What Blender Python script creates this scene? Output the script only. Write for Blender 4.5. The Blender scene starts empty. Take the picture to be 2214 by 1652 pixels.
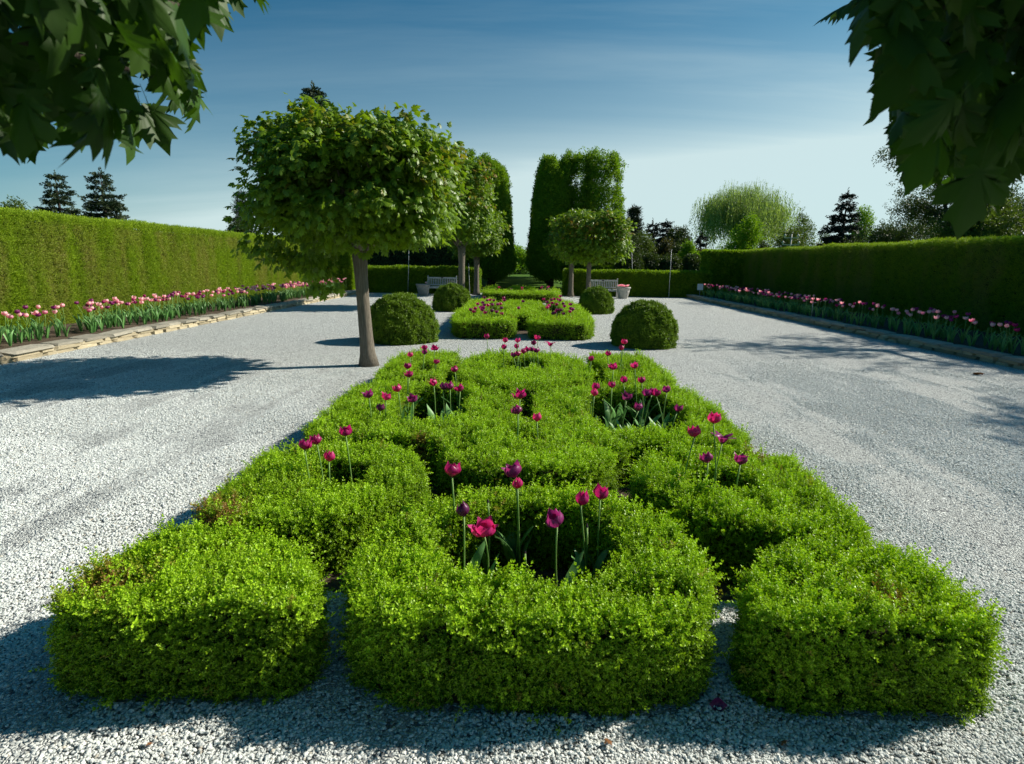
import bpy, math, random
import numpy as np
from mathutils import Matrix, Vector
from mathutils.geometry import tessellate_polygon

rng = np.random.default_rng(7)
random.seed(7)
SC = bpy.context.scene
COL = SC.collection

# ------------------------------------------------------------------ camera
RC = np.array([[0.9997918124974567, -0.01745143100184345, 0.010572569178692008],
               [0.013852495478367045, 0.20009160135419066, -0.9796792635534026],
               [0.014981322774446564, 0.9796217630409726, 0.20029169065246888]])
EYE = np.array([0.0, 0.0, 1.75])
FPX, IW, IH = 1273.0, 2214.0, 1652.0
cam = bpy.data.cameras.new('camera')
cam.lens = FPX / IW * 36.0
cam.sensor_width = 36.0
cam.sensor_fit = 'HORIZONTAL'
cam.clip_start, cam.clip_end = 0.02, 3000.0
cam.dof.use_dof = True
cam.dof.focus_distance = 5.5
cam.dof.aperture_fstop = 5.6
camo = bpy.data.objects.new('camera', cam)
COL.objects.link(camo)
camo.matrix_world = Matrix([[RC[0, 0], RC[0, 1], RC[0, 2], 0], [RC[1, 0], RC[1, 1], RC[1, 2], 0],
                            [RC[2, 0], RC[2, 1], RC[2, 2], 1.75], [0, 0, 0, 1]])
SC.camera = camo

def ray(px, py):
    return RC @ np.array([px - IW / 2, -(py - IH / 2), -FPX])
def unp(px, py, z=0.0):
    w = ray(px, py); t = (z - 1.75) / w[2]
    return w[0] * t, w[1] * t
def at(px, py, Y):
    w = ray(px, py); t = Y / w[1]
    return w[0] * t, 1.75 + w[2] * t
def proj(P):
    c = (np.atleast_2d(P) - EYE) @ RC
    d = np.where(np.abs(-c[:, 2]) < 1e-6, 1e-6, -c[:, 2])
    return IW / 2 + FPX * c[:, 0] / d, IH / 2 - FPX * c[:, 1] / d, -c[:, 2]

# ------------------------------------------------------------------ sun and sky
EL, AZ = math.radians(34.0), math.radians(19.0)          # AZ: from +X towards +Y
SUNV = Vector((math.cos(EL) * math.cos(AZ), math.cos(EL) * math.sin(AZ), math.sin(EL)))
sun = bpy.data.lights.new('sun', 'SUN')
sun.energy = 5.0
sun.angle = math.radians(0.53)
sun.color = (1.0, 0.93, 0.80)
suno = bpy.data.objects.new('sun', sun)
COL.objects.link(suno)
suno.rotation_euler = (-SUNV).to_track_quat('-Z', 'Y').to_euler()

world = bpy.data.worlds.new('World')
SC.world = world
world.use_nodes = True
nt = world.node_tree
nt.nodes.clear()
N = nt.nodes.new
def lk(t, a, b): t.links.new(a, b)
sky = N('ShaderNodeTexSky')
sky.sky_type = 'NISHITA'
sky.sun_disc = False
sky.sun_elevation = EL
sky.sun_rotation = math.pi / 2 - AZ
sky.altitude = 0
sky.air_density = 1.0
sky.dust_density = 1.0
sky.ozone_density = 3.0
tc = N('ShaderNodeTexCoord')
sep = N('ShaderNodeSeparateXYZ'); lk(nt, tc.outputs['Generated'], sep.inputs[0])
den = N('ShaderNodeMath'); den.operation = 'ADD'; den.inputs[1].default_value = 0.16
mx = N('ShaderNodeMath'); mx.operation = 'MAXIMUM'; mx.inputs[1].default_value = 0.0
lk(nt, sep.outputs['Z'], mx.inputs[0]); lk(nt, mx.outputs[0], den.inputs[0])
dx = N('ShaderNodeMath'); dx.operation = 'DIVIDE'; lk(nt, sep.outputs['X'], dx.inputs[0]); lk(nt, den.outputs[0], dx.inputs[1])
dy = N('ShaderNodeMath'); dy.operation = 'DIVIDE'; lk(nt, sep.outputs['Y'], dy.inputs[0]); lk(nt, den.outputs[0], dy.inputs[1])
cmb = N('ShaderNodeCombineXYZ'); lk(nt, dx.outputs[0], cmb.inputs[0]); lk(nt, dy.outputs[0], cmb.inputs[1])
mp = N('ShaderNodeMapping'); mp.inputs['Rotation'].default_value = (0, 0, math.radians(-28)); mp.inputs['Scale'].default_value = (0.30, 1.5, 1)
lk(nt, cmb.outputs[0], mp.inputs[0])
nz = N('ShaderNodeTexNoise'); nz.inputs['Scale'].default_value = 1.1; nz.inputs['Detail'].default_value = 7; nz.inputs['Roughness'].default_value = 0.58; nz.inputs['Distortion'].default_value = 0.5
lk(nt, mp.outputs[0], nz.inputs['Vector'])
cr = N('ShaderNodeMapRange'); cr.inputs['From Min'].default_value = 0.52; cr.inputs['From Max'].default_value = 0.92
cr.inputs['To Min'].default_value = 0.0; cr.inputs['To Max'].default_value = 0.48
lk(nt, nz.outputs['Fac'], cr.inputs['Value'])
# thin high haze: thickens towards the horizon, scatters forward from the sun
def wm(op, a, b=None, clamp=False):
    n = N('ShaderNodeMath'); n.operation = op; n.use_clamp = clamp
    for i, v in enumerate((a, b)):
        if v is None: continue
        if hasattr(v, 'links'): lk(nt, v, n.inputs[i])
        else: n.inputs[i].default_value = v
    return n.outputs[0]
dt = N('ShaderNodeVectorMath'); dt.operation = 'DOT_PRODUCT'; dt.inputs[1].default_value = tuple(SUNV)
lk(nt, tc.outputs['Generated'], dt.inputs[0])
phase = wm('POWER', wm('MULTIPLY', wm('ADD', dt.outputs['Value'], 1.0), 0.5, True), 2.8)
slant = wm('EXPONENT', wm('MULTIPLY', mx.outputs[0], -1 / 0.078))
veil = wm('MULTIPLY', wm('MULTIPLY', phase, slant), 15.0)
veil = wm('MULTIPLY', veil, wm('ADD', wm('MULTIPLY', nz.outputs['Fac'], 0.7), 0.62))
veil = wm('ADD', veil, wm('MULTIPLY', cr.outputs[0], wm('MULTIPLY', phase, 1.0)))
veil = wm('MINIMUM', veil, 0.86)
cl = N('ShaderNodeMix'); cl.data_type = 'RGBA'; cl.blend_type = 'MIX'
cl.inputs['B'].default_value = (8.6, 10.5, 10.5, 1)
tw = N('ShaderNodeMix'); tw.data_type = 'RGBA'; tw.blend_type = 'MULTIPLY'; tw.inputs['Factor'].default_value = 1.0
tw.inputs['B'].default_value = (0.10, 0.72, 0.88, 1)
lk(nt, sky.outputs[0], tw.inputs['A'])
lk(nt, veil, cl.inputs['Factor']); lk(nt, tw.outputs['Result'], cl.inputs['A'])
bg = N('ShaderNodeBackground'); bg.inputs['Strength'].default_value = 0.058
lk(nt, cl.outputs['Result'], bg.inputs['Color'])
wo = N('ShaderNodeOutputWorld'); lk(nt, bg.outputs[0], wo.inputs['Surface'])

vs = SC.view_settings
vs.view_transform = 'Standard'; vs.look = 'None'; vs.exposure = 0.5; vs.gamma = 1.0
vs.use_curve_mapping = False
SC.render.engine = 'CYCLES'
SC.cycles.max_bounces = 7
SC.cycles.diffuse_bounces = 4
SC.cycles.glossy_bounces = 2
SC.cycles.transmission_bounces = 5
SC.cycles.transparent_max_bounces = 8
SC.cycles.caustics_reflective = False
SC.cycles.caustics_refractive = False
SC.cycles.sample_clamp_indirect = 4.0

# ------------------------------------------------------------------ helpers: tagging, meshes
def tag(o, label=None, cat=None, group=None, kind=None):
    if label: o['label'] = label
    if cat: o['category'] = cat
    if group: o['group'] = group
    if kind: o['kind'] = kind
    return o
def empty(name, loc=(0, 0, 0), parent=None):
    o = bpy.data.objects.new(name, None); COL.objects.link(o)
    o.location = loc; o.parent = parent; o.empty_display_size = 0.1
    return o
def thing(name, label, cat, loc=(0, 0, 0), group=None):
    return tag(empty(name, loc), label, cat, group)
def meshdata(name, V, F, mat=None, smooth=False):
    me = bpy.data.meshes.new(name)
    me.from_pydata([tuple(v) for v in V], [], [tuple(f) for f in F])
    if mat: me.materials.append(mat)
    if smooth: me.shade_smooth()
    me.update()
    return me
def link(name, me, parent=None, loc=None):
    o = bpy.data.objects.new(name, me); COL.objects.link(o)
    o.parent = parent
    if loc is not None: o.location = loc
    return o
def obj(name, V, F, mat, parent=None, smooth=False, loc=None):
    return link(name, meshdata(name, V, F, mat, smooth), parent, loc)

class MB:
    def __init__(s): s.V = []; s.F = []
    def add(s, V, F):
        n = len(s.V); s.V += [tuple(v) for v in V]; s.F += [tuple(i + n for i in f) for f in F]; return s
    def box(s, x0, x1, y0, y1, z0, z1, bev=0.0):
        V = [(x, y, z) for z in (z0, z1) for y in (y0, y1) for x in (x0, x1)]
        return s.add(V, [(0, 2, 3, 1), (4, 5, 7, 6), (0, 1, 5, 4), (2, 6, 7, 3), (0, 4, 6, 2), (1, 3, 7, 5)])
    def tube(s, P, Rr, n=7, cap=True):
        V, F = tube(P, Rr, n, cap); return s.add(V, F)
    def lathe(s, prof, n=24, c=(0, 0)):
        V = []; F = []
        for r, z in prof:
            for k in range(n):
                a = 2 * math.pi * k / n; V.append((c[0] + r * math.cos(a), c[1] + r * math.sin(a), z))
        for i in range(len(prof) - 1):
            for k in range(n):
                k2 = (k + 1) % n
                F.append((i * n + k, i * n + k2, (i + 1) * n + k2, (i + 1) * n + k))
        F.append(tuple(range(n))[::-1]); F.append(tuple((len(prof) - 1) * n + k for k in range(n)))
        return s.add(V, F)
    def build(s, name, mat, parent=None, smooth=False, loc=None):
        return obj(name, s.V, s.F, mat, parent, smooth, loc)

def tube(P, Rr, n=7, cap=True):
    P = np.array(P, float); m = len(P)
    if np.isscalar(Rr): Rr = [Rr] * m
    T = np.gradient(P, axis=0); T /= np.linalg.norm(T, axis=1)[:, None] + 1e-9
    ref = np.array([1.0, 0.13, 0.07]) if abs(T[0][0]) < 0.8 else np.array([0.1, 1.0, 0.1])
    V = []; F = []
    for i in range(m):
        a = np.cross(T[i], ref); a /= np.linalg.norm(a) + 1e-9
        b = np.cross(T[i], a)
        for k in range(n):
            t = 2 * math.pi * k / n
            V.append(P[i] + Rr[i] * (math.cos(t) * a + math.sin(t) * b))
    for i in range(m - 1):
        for k in range(n):
            k2 = (k + 1) % n
            F.append((i * n + k, i * n + k2, (i + 1) * n + k2, (i + 1) * n + k))
    if cap:
        F.append(tuple(range(n))[::-1]); F.append(tuple((m - 1) * n + k for k in range(n)))
    return V, F
def bez(a, b, c, n=8):
    a, b, c = map(lambda q: np.array(q, float), (a, b, c))
    return [(1 - t) ** 2 * a + 2 * t * (1 - t) * b + t * t * c for t in np.linspace(0, 1, n)]

# ------------------------------------------------------------------ materials
def newmat(name):
    m = bpy.data.materials.new(name); m.use_nodes = True
    t = m.node_tree; t.nodes.clear()
    return m, t, t.nodes.new('ShaderNodeOutputMaterial')
def mixrgb(t, fac, a, b, blend='MIX'):
    n = t.nodes.new('ShaderNodeMix'); n.data_type = 'RGBA'; n.blend_type = blend
    for key, v in (('Factor', fac), ('A', a), ('B', b)):
        s = n.inputs[key]
        if hasattr(v, 'links'): t.links.new(v, s)
        elif key == 'Factor': s.default_value = v
        else: s.default_value = (*v, 1)
    return n.outputs['Result']
def mth(t, op, a, b=None, clamp=False):
    n = t.nodes.new('ShaderNodeMath'); n.operation = op; n.use_clamp = clamp
    for i, v in enumerate((a, b)):
        if v is None: continue
        if hasattr(v, 'links'): t.links.new(v, n.inputs[i])
        else: n.inputs[i].default_value = v
    return n.outputs[0]
def noise(t, scale, detail=4, rough=0.55, vec=None, dist=0.0):
    n = t.nodes.new('ShaderNodeTexNoise'); n.inputs['Scale'].default_value = scale
    n.inputs['Detail'].default_value = detail; n.inputs['Roughness'].default_value = rough; n.inputs['Distortion'].default_value = dist
    if vec is not None: t.links.new(vec, n.inputs['Vector'])
    return n.outputs['Fac']
def ramp(t, v, lo, hi, a=0.0, b=1.0):
    n = t.nodes.new('ShaderNodeMapRange')
    n.inputs['From Min'].default_value = lo; n.inputs['From Max'].default_value = hi
    n.inputs['To Min'].default_value = a; n.inputs['To Max'].default_value = b
    t.links.new(v, n.inputs['Value']); return n.outputs[0]
def attr(t, name, kind='GEOMETRY'):
    n = t.nodes.new('ShaderNodeAttribute'); n.attribute_name = name; n.attribute_type = kind
    return n.outputs['Fac']
def coords(t, which='Object'):
    return t.nodes.new('ShaderNodeTexCoord').outputs[which]
def geo(t, which):
    return t.nodes.new('ShaderNodeNewGeometry').outputs[which]

def leafmat(name, dark, light, trans=0.35, rough=0.45, spec=0.35, brown=None, inst=True, tcol=None, island=0.25):
    m, t, out = newmat(name)
    if inst: ti = attr(t, 'tint', 'INSTANCER')
    else:
        oi = t.nodes.new('ShaderNodeObjectInfo'); ti = oi.outputs['Random']
    f = mth(t, 'MULTIPLY', ti, 0.55)
    f = mth(t, 'ADD', f, mth(t, 'MULTIPLY', attr(t, 'age'), 0.45))
    f = mth(t, 'ADD', f, mth(t, 'MULTIPLY', mth(t, 'SUBTRACT', geo(t, 'Random Per Island'), 0.5), island), clamp=True)
    c = mixrgb(t, f, dark, light)
    if brown is not None:
        c = mixrgb(t, attr(t, 'brown', 'INSTANCER' if inst else 'GEOMETRY'), c, brown)
    p = t.nodes.new('ShaderNodeBsdfPrincipled')
    t.links.new(c, p.inputs['Base Color']); p.inputs['Roughness'].default_value = rough
    p.inputs['Specular IOR Level'].default_value = spec
    tr = t.nodes.new('ShaderNodeBsdfTranslucent')
    tc2 = mixrgb(t, 1.0, c, tcol if tcol else (1.25, 1.2, 0.5), 'MULTIPLY')
    t.links.new(tc2, tr.inputs['Color'])
    mixs = t.nodes.new('ShaderNodeMixShader'); mixs.inputs[0].default_value = trans
    t.links.new(p.outputs[0], mixs.inputs[1]); t.links.new(tr.outputs[0], mixs.inputs[2])
    t.links.new(mixs.outputs[0], out.inputs['Surface'])
    return m
def plain(name, base, rough=0.7, spec=0.3, var=None, scale=8.0, bump=0.0, bscale=40.0, detail=5, stretch=None, trans=0.0, which='Object', rnd=0.0):
    m, t, out = newmat(name)
    p = t.nodes.new('ShaderNodeBsdfPrincipled')
    p.inputs['Roughness'].default_value = rough; p.inputs['Specular IOR Level'].default_value = spec
    vec = coords(t, which)
    if stretch:
        mpn = t.nodes.new('ShaderNodeMapping'); mpn.inputs['Scale'].default_value = stretch
        t.links.new(vec, mpn.inputs[0]); vec = mpn.outputs[0]
    if var is not None:
        c = mixrgb(t, ramp(t, noise(t, scale, detail, 0.6, vec), 0.3, 0.7), base, var)
        if rnd:
            oi = t.nodes.new('ShaderNodeObjectInfo')
            k = ramp(t, oi.outputs['Random'], 0, 1, 1 - rnd, 1 + rnd)
            cc = t.nodes.new('ShaderNodeCombineColor')
            for i in range(3): t.links.new(k, cc.inputs[i])
            c = mixrgb(t, 1.0, c, cc.outputs[0], 'MULTIPLY')
        t.links.new(c, p.inputs['Base Color'])
    else: p.inputs['Base Color'].default_value = (*base, 1)
    if bump:
        b = t.nodes.new('ShaderNodeBump'); b.inputs['Strength'].default_value = bump; b.inputs['Distance'].default_value = 0.02
        t.links.new(noise(t, bscale, 6, 0.6, vec), b.inputs['Height']); t.links.new(b.outputs[0], p.inputs['Normal'])
    if trans:
        tr = t.nodes.new('ShaderNodeBsdfTranslucent')
        if var is not None: t.links.new(c, tr.inputs['Color'])
        else: tr.inputs['Color'].default_value = (*base, 1)
        ms = t.nodes.new('ShaderNodeMixShader'); ms.inputs[0].default_value = trans
        t.links.new(p.outputs[0], ms.inputs[1]); t.links.new(tr.outputs[0], ms.inputs[2]); t.links.new(ms.outputs[0], out.inputs['Surface'])
    else: t.links.new(p.outputs[0], out.inputs['Surface'])
    return m

def gravel_mat():
    m, t, out = newmat('gravel_bed')
    p = t.nodes.new('ShaderNodeBsdfPrincipled'); p.inputs['Roughness'].default_value = 0.9; p.inputs['Specular IOR Level'].default_value = 0.2
    vec = coords(t)
    v = t.nodes.new('ShaderNodeTexVoronoi'); v.inputs['Scale'].default_value = 62; v.inputs['Randomness'].default_value = 1.0; t.links.new(vec, v.inputs['Vector'])
    v2 = t.nodes.new('ShaderNodeTexVoronoi'); v2.feature = 'DISTANCE_TO_EDGE'; v2.inputs['Scale'].default_value = 62; t.links.new(vec, v2.inputs['Vector'])
    sp = t.nodes.new('ShaderNodeSeparateColor'); t.links.new(v.outputs['Color'], sp.inputs[0])
    c = mixrgb(t, sp.outputs[0], (0.52, 0.555, 0.545), (0.84, 0.87, 0.84))
    c = mixrgb(t, ramp(t, sp.outputs[1], 0.86, 0.9), c, (0.15, 0.165, 0.18))
    big = noise(t, 0.55, 4, 0.6, vec)
    c = mixrgb(t, ramp(t, big, 0.35, 0.75, 0.0, 0.25), c, (0.52, 0.53, 0.53))
    mid = noise(t, 6.0, 4, 0.65, vec)
    c = mixrgb(t, ramp(t, mid, 0.55, 0.8, 0.0, 0.3), c, (0.34, 0.35, 0.36))
    c = mixrgb(t, ramp(t, v2.outputs['Distance'], 0.0, 0.12, 0.6, 0.0), c, (0.12, 0.125, 0.13))
    t.links.new(c, p.inputs['Base Color'])
    b = t.nodes.new('ShaderNodeBump'); b.inputs['Strength'].default_value = 1.0; b.inputs['Distance'].default_value = 0.012
    h = mth(t, 'ADD', ramp(t, v2.outputs['Distance'], 0, 0.35), mth(t, 'MULTIPLY', sp.outputs[2], 0.9))
    h = mth(t, 'ADD', h, mth(t, 'MULTIPLY', noise(t, 9, 3, 0.6, vec), 2.2))
    t.links.new(h, b.inputs['Height']); t.links.new(b.outputs[0], p.inputs['Normal'])
    t.links.new(p.outputs[0], out.inputs['Surface'])
    return m
def pebble_mat():
    m, t, out = newmat('pebble')
    p = t.nodes.new('ShaderNodeBsdfPrincipled'); p.inputs['Roughness'].default_value = 0.85; p.inputs['Specular IOR Level'].default_value = 0.25
    ti = attr(t, 'tint', 'INSTANCER')
    c = mixrgb(t, ti, (0.54, 0.575, 0.565), (0.83, 0.86, 0.83))
    c = mixrgb(t, ramp(t, noise(t, 90, 4, 0.6, coords(t)), 0.3, 0.8, 0, 0.35), c, (0.30, 0.31, 0.31))
    c = mixrgb(t, attr(t, 'brown', 'INSTANCER'), c, (0.42, 0.36, 0.28))
    t.links.new(c, p.inputs['Base Color']); t.links.new(p.outputs[0], out.inputs['Surface'])
    return m

M = {}
M['box'] = leafmat('box_leaf', (0.032, 0.105, 0.005), (0.47, 0.72, 0.026), 0.26, 0.42, 0.3, brown=(0.30, 0.17, 0.055))
M['yew'] = leafmat('yew_leaf', (0.028, 0.085, 0.008), (0.24, 0.37, 0.022), 0.18, 0.42, 0.35)
M['cedar'] = leafmat('cedar_spray', (0.080, 0.16, 0.010), (0.37, 0.52, 0.028), 0.22, 0.6, 0.25, brown=(0.42, 0.33, 0.15))
M['hornbeam'] = leafmat('hornbeam_leaf', (0.050, 0.13, 0.010), (0.25, 0.42, 0.022), 0.40, 0.5, 0.3)
M['hornbeam_hedge'] = leafmat('hornbeam_hedge_leaf', (0.055, 0.14, 0.010), (0.34, 0.52, 0.025), 0.38, 0.5, 0.3)
M['maple'] = leafmat('maple_leaf', (0.046, 0.11, 0.012), (0.25, 0.40, 0.022), 0.40, 0.42, 0.35, brown=(0.34, 0.16, 0.04))
M['maple_single'] = leafmat('maple_leaf_single', (0.046, 0.115, 0.012), (0.25, 0.40, 0.022), 0.40, 0.42, 0.35, inst=False)
M['maple_over'] = leafmat('maple_leaf_overhead', (0.014, 0.045, 0.006), (0.055, 0.135, 0.008), 0.36, 0.5, 0.3, inst=False)  # both overhead copies darker than the maple leaf: crown shade put into colour
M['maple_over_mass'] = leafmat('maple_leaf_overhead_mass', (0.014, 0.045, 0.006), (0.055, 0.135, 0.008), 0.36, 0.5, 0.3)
M['spruce'] = leafmat('spruce_needles', (0.018, 0.042, 0.018), (0.11, 0.14, 0.055), 0.05, 0.6, 0.3)
M['spruce_dark'] = leafmat('dark_spruce_needles', (0.010, 0.020, 0.016), (0.035, 0.055, 0.045), 0.05, 0.6, 0.3)
M['pine'] = leafmat('pine_needles', (0.014, 0.030, 0.014), (0.06, 0.09, 0.035), 0.06, 0.6, 0.3)
M['willow'] = leafmat('willow_leaf', (0.10, 0.19, 0.055), (0.31, 0.43, 0.15), 0.45, 0.5, 0.3)
M['fresh'] = leafmat('fresh_green_leaf', (0.08, 0.20, 0.008), (0.28, 0.46, 0.02), 0.40, 0.5, 0.3)
M['olive'] = leafmat('olive_green_leaf', (0.045, 0.085, 0.014), (0.16, 0.24, 0.035), 0.32, 0.5, 0.3)
M['dullgreen'] = leafmat('dull_green_leaf', (0.022, 0.050, 0.014), (0.085, 0.13, 0.03), 0.25, 0.5, 0.3)
M['bronze'] = leafmat('bronze_green_leaf', (0.04, 0.05, 0.016), (0.15, 0.14, 0.04), 0.28, 0.5, 0.3)
M['core'] = plain('dense_twigs', (0.020, 0.028, 0.009), 0.95, 0.1, (0.035, 0.030, 0.014), 30)
M['bark'] = plain('maple_bark', (0.10, 0.083, 0.064), 0.9, 0.2, (0.25, 0.22, 0.175), 18, 1.0, 30, stretch=(4.0, 4.0, 0.22))
M['bark_dark'] = plain('dark_bark', (0.045, 0.035, 0.026), 0.9, 0.2, (0.10, 0.085, 0.07), 20, 0.6, 40, stretch=(3, 3, 0.4))
M['gravel'] = gravel_mat()
M['pebble'] = pebble_mat()
M['soil'] = plain('garden_soil', (0.060, 0.043, 0.030), 0.95, 0.1, (0.15, 0.115, 0.085), 22, 1.0, 60)
M['grass'] = plain('lawn_grass', (0.045, 0.11, 0.012), 0.9, 0.1, (0.085, 0.17, 0.02), 6, 0.8, 70)
M['stone'] = plain('limestone', (0.36, 0.30, 0.19), 0.85, 0.2, (0.50, 0.44, 0.31), 5, 0.7, 30, rnd=0.30)
M['cap'] = plain('weathered_limestone', (0.25, 0.235, 0.19), 0.9, 0.2, (0.40, 0.37, 0.30), 6, 0.7, 30, rnd=0.2)
M['teak'] = plain('weathered_teak', (0.52, 0.51, 0.47), 0.8, 0.2, (0.66, 0.64, 0.59), 12, 0.3, 60, stretch=(1, 8, 8))
M['plaque'] = plain('bronze_plaque', (0.04, 0.035, 0.03), 0.5, 0.4)
M['urn'] = plain('cast_stone', (0.38, 0.37, 0.33), 0.85, 0.2, (0.52, 0.50, 0.45), 9, 0.3, 40)
M['urn_dark'] = plain('grey_cast_stone', (0.24, 0.245, 0.24), 0.85, 0.2, (0.34, 0.34, 0.33), 9, 0.3, 40)
M['metal'] = plain('galvanised_metal', (0.42, 0.44, 0.45), 0.45, 0.5, (0.52, 0.54, 0.55), 20)
M['white'] = plain('white_plastic', (0.72, 0.76, 0.80), 0.5, 0.4)
M['cream'] = plain('cream_paint', (0.62, 0.60, 0.50), 0.6, 0.3)
M['black'] = plain('black_metal', (0.02, 0.02, 0.022), 0.5, 0.4)
M['bluemetal'] = plain('blue_grey_roof', (0.22, 0.30, 0.40), 0.5, 0.4, (0.28, 0.37, 0.47), 3)
M['siding'] = plain('pale_siding', (0.55, 0.55, 0.52), 0.7, 0.3)
M['stem'] = plain('tulip_stem', (0.18, 0.34, 0.08), 0.5, 0.3, (0.26, 0.44, 0.12), 10, trans=0.15)
M['tleaf'] = plain('tulip_leaf', (0.11, 0.27, 0.07), 0.45, 0.4, (0.19, 0.40, 0.12), 5, trans=0.30, rnd=0.25)
M['anther'] = plain('tulip_anther', (0.05, 0.03, 0.05), 0.7)
M['dryleaf'] = plain('dry_leaf', (0.28, 0.12, 0.045), 0.8, 0.2, (0.16, 0.08, 0.035), 30)
def petalmat(name, a, b):
    m, t, out = newmat(name)
    oi = t.nodes.new('ShaderNodeObjectInfo')
    f = mth(t, 'ADD', mth(t, 'MULTIPLY', attr(t, 'age'), 0.7), mth(t, 'MULTIPLY', oi.outputs['Random'], 0.4), clamp=True)
    c = mixrgb(t, f, a, b)
    vec = coords(t)
    mpn = t.nodes.new('ShaderNodeMapping'); mpn.inputs['Scale'].default_value = (1, 1, 0.08); t.links.new(vec, mpn.inputs[0])
    c = mixrgb(t, ramp(t, noise(t, 260, 3, 0.6, mpn.outputs[0]), 0.4, 0.7, 0, 0.22), c, tuple(min(1, k * 1.8) for k in b))
    p = t.nodes.new('ShaderNodeBsdfPrincipled'); p.inputs['Roughness'].default_value = 0.38; p.inputs['Specular IOR Level'].default_value = 0.45
    t.links.new(c, p.inputs['Base Color'])
    tr = t.nodes.new('ShaderNodeBsdfTranslucent'); t.links.new(mixrgb(t, 1.0, c, (1.5, 1.0, 1.1), 'MULTIPLY'), tr.inputs['Color'])
    ms = t.nodes.new('ShaderNodeMixShader'); ms.inputs[0].default_value = 0.42
    t.links.new(p.outputs[0], ms.inputs[1]); t.links.new(tr.outputs[0], ms.inputs[2]); t.links.new(ms.outputs[0], out.inputs['Surface'])
    return m
M['p_magenta'] = petalmat('magenta_petal', (0.27, 0.008, 0.085), (0.42, 0.016, 0.17))
M['p_bright'] = petalmat('crimson_pink_petal', (0.46, 0.012, 0.12), (0.58, 0.04, 0.23))
M['p_plum'] = petalmat('plum_petal', (0.17, 0.012, 0.10), (0.30, 0.03, 0.19))
M['p_purple'] = petalmat('dark_purple_petal', (0.085, 0.010, 0.065), (0.19, 0.03, 0.13))
M['p_pink'] = petalmat('pink_petal', (0.86, 0.47, 0.52), (0.90, 0.64, 0.64))
M['p_rose'] = petalmat('rose_petal', (0.72, 0.22, 0.38), (0.82, 0.40, 0.50))

# ------------------------------------------------------------------ foliage engine (one stuff part = points + geometry nodes)
def set_age(me, vals):
    a = me.attributes.new('age', 'FLOAT', 'POINT'); a.data.foreach_set('value', np.asarray(vals, np.float32))
class LeafMesh:
    def __init__(s): s.V = []; s.F = []; s.A = []
    def leaf(s, base, d, nrm, L, Wd, age, fold=0.25, mid=0.5):
        base = np.array(base, float); d = np.array(d, float); d /= np.linalg.norm(d) + 1e-9
        nrm = np.array(nrm, float); nrm -= d * nrm.dot(d); nrm /= np.linalg.norm(nrm) + 1e-9
        sd = np.cross(d, nrm); n = len(s.V)
        s.V += [base, base + d * L * mid + sd * Wd / 2 + nrm * Wd * fold, base + d * L, base + d * L * mid - sd * Wd / 2 + nrm * Wd * fold]
        s.F += [(n, n + 1, n + 2), (n, n + 2, n + 3)]
        s.A += [max(0, age - 0.15), age, age, age]
    def twig(s, P, r, age=0.0):
        V, F = tube(P, r, 3, False); n = len(s.V)
        s.V += list(V); s.F += [tuple(i + n for i in f) for f in F]; s.A += [age] * len(V)
    def build(s, name, mat):
        me = meshdata(name, s.V, s.F, mat); set_age(me, s.A)
        o = bpy.data.objects.new(name, me)          # source mesh only, never linked into the scene
        return o
def rv(k=1.0): return rng.normal(size=3) * k
def unit(v): v = np.asarray(v, float); return v / (np.linalg.norm(v) + 1e-9)

def sprig_opposite(name, mat, stems, L, spread, nodes, ll, lw, n=4):
    out = []
    for i in range(n):
        lm = LeafMesh()
        for s_ in range(stems):
            d = unit(np.array([0, 0, 1.0]) + np.append(rng.normal(size=2) * spread, 0))
            base = np.append(rng.normal(size=2) * L * 0.22, 0); ln = L * rng.uniform(0.65, 1.15)
            for k in range(nodes):
                t = (k + 0.6) / nodes; p = base + d * ln * t; ang = k * math.pi / 2 + rng.uniform(0, 1)
                for sgn in (0, math.pi):
                    side = np.array([math.cos(ang + sgn), math.sin(ang + sgn), 0])
                    ld = unit(side * 0.9 + d * rng.uniform(0.35, 1.0) + rv(0.15))
                    f = ll * (1.0 - 0.25 * t) * rng.uniform(0.8, 1.2)
                    lm.leaf(p, ld, d + rv(0.3), f, lw * rng.uniform(0.85, 1.15), 0.15 + 0.75 * t)
            lm.leaf(base + d * ln * 0.95, d + rv(0.2), rv(), ll * 0.8, lw * 0.8, 1.0)
        out.append(lm.build(name, mat))
    return out
def sprig_cluster(name, mat, count, rad, ll, lw, up=0.35, n=4, droop=0.0):
    out = []
    for i in range(n):
        lm = LeafMesh()
        for k in range(count):
            d = unit(rv() + np.array([0, 0, up])); p = d * rad * rng.uniform(0.1, 1.0)
            ld = unit(d + rv(0.5) - np.array([0, 0, droop]))
            lm.leaf(p, ld, np.array([0, 0, 1.0]) + rv(0.6), ll * rng.uniform(0.7, 1.2), lw * rng.uniform(0.8, 1.2), rng.uniform(0, 1))
        out.append(lm.build(name, mat))
    return out
def spray_cedar(name, mat, n=4, L=0.11):
    out = []
    for i in range(n):
        lm = LeafMesh()
        for s_ in range(3):
            d = unit(np.array([rng.normal() * 0.35, rng.normal() * 0.35, 1.0])); side = unit(np.cross(d, rv()))
            ln = L * rng.uniform(0.7, 1.2)
            for k in range(7):
                t = (k + 0.4) / 7; sg = 1 if k % 2 else -1
                lm.leaf(d * ln * t, d * 0.9 + side * sg * 0.75 + rv(0.1), rv(), ln * 0.36 * (1.05 - 0.6 * t), 0.010, 0.1 + 0.85 * t, 0.1)
            lm.leaf(d * ln * 0.85, d, rv(), ln * 0.28, 0.009, 1.0, 0.1)
        out.append(lm.build(name, mat))
    return out
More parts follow.
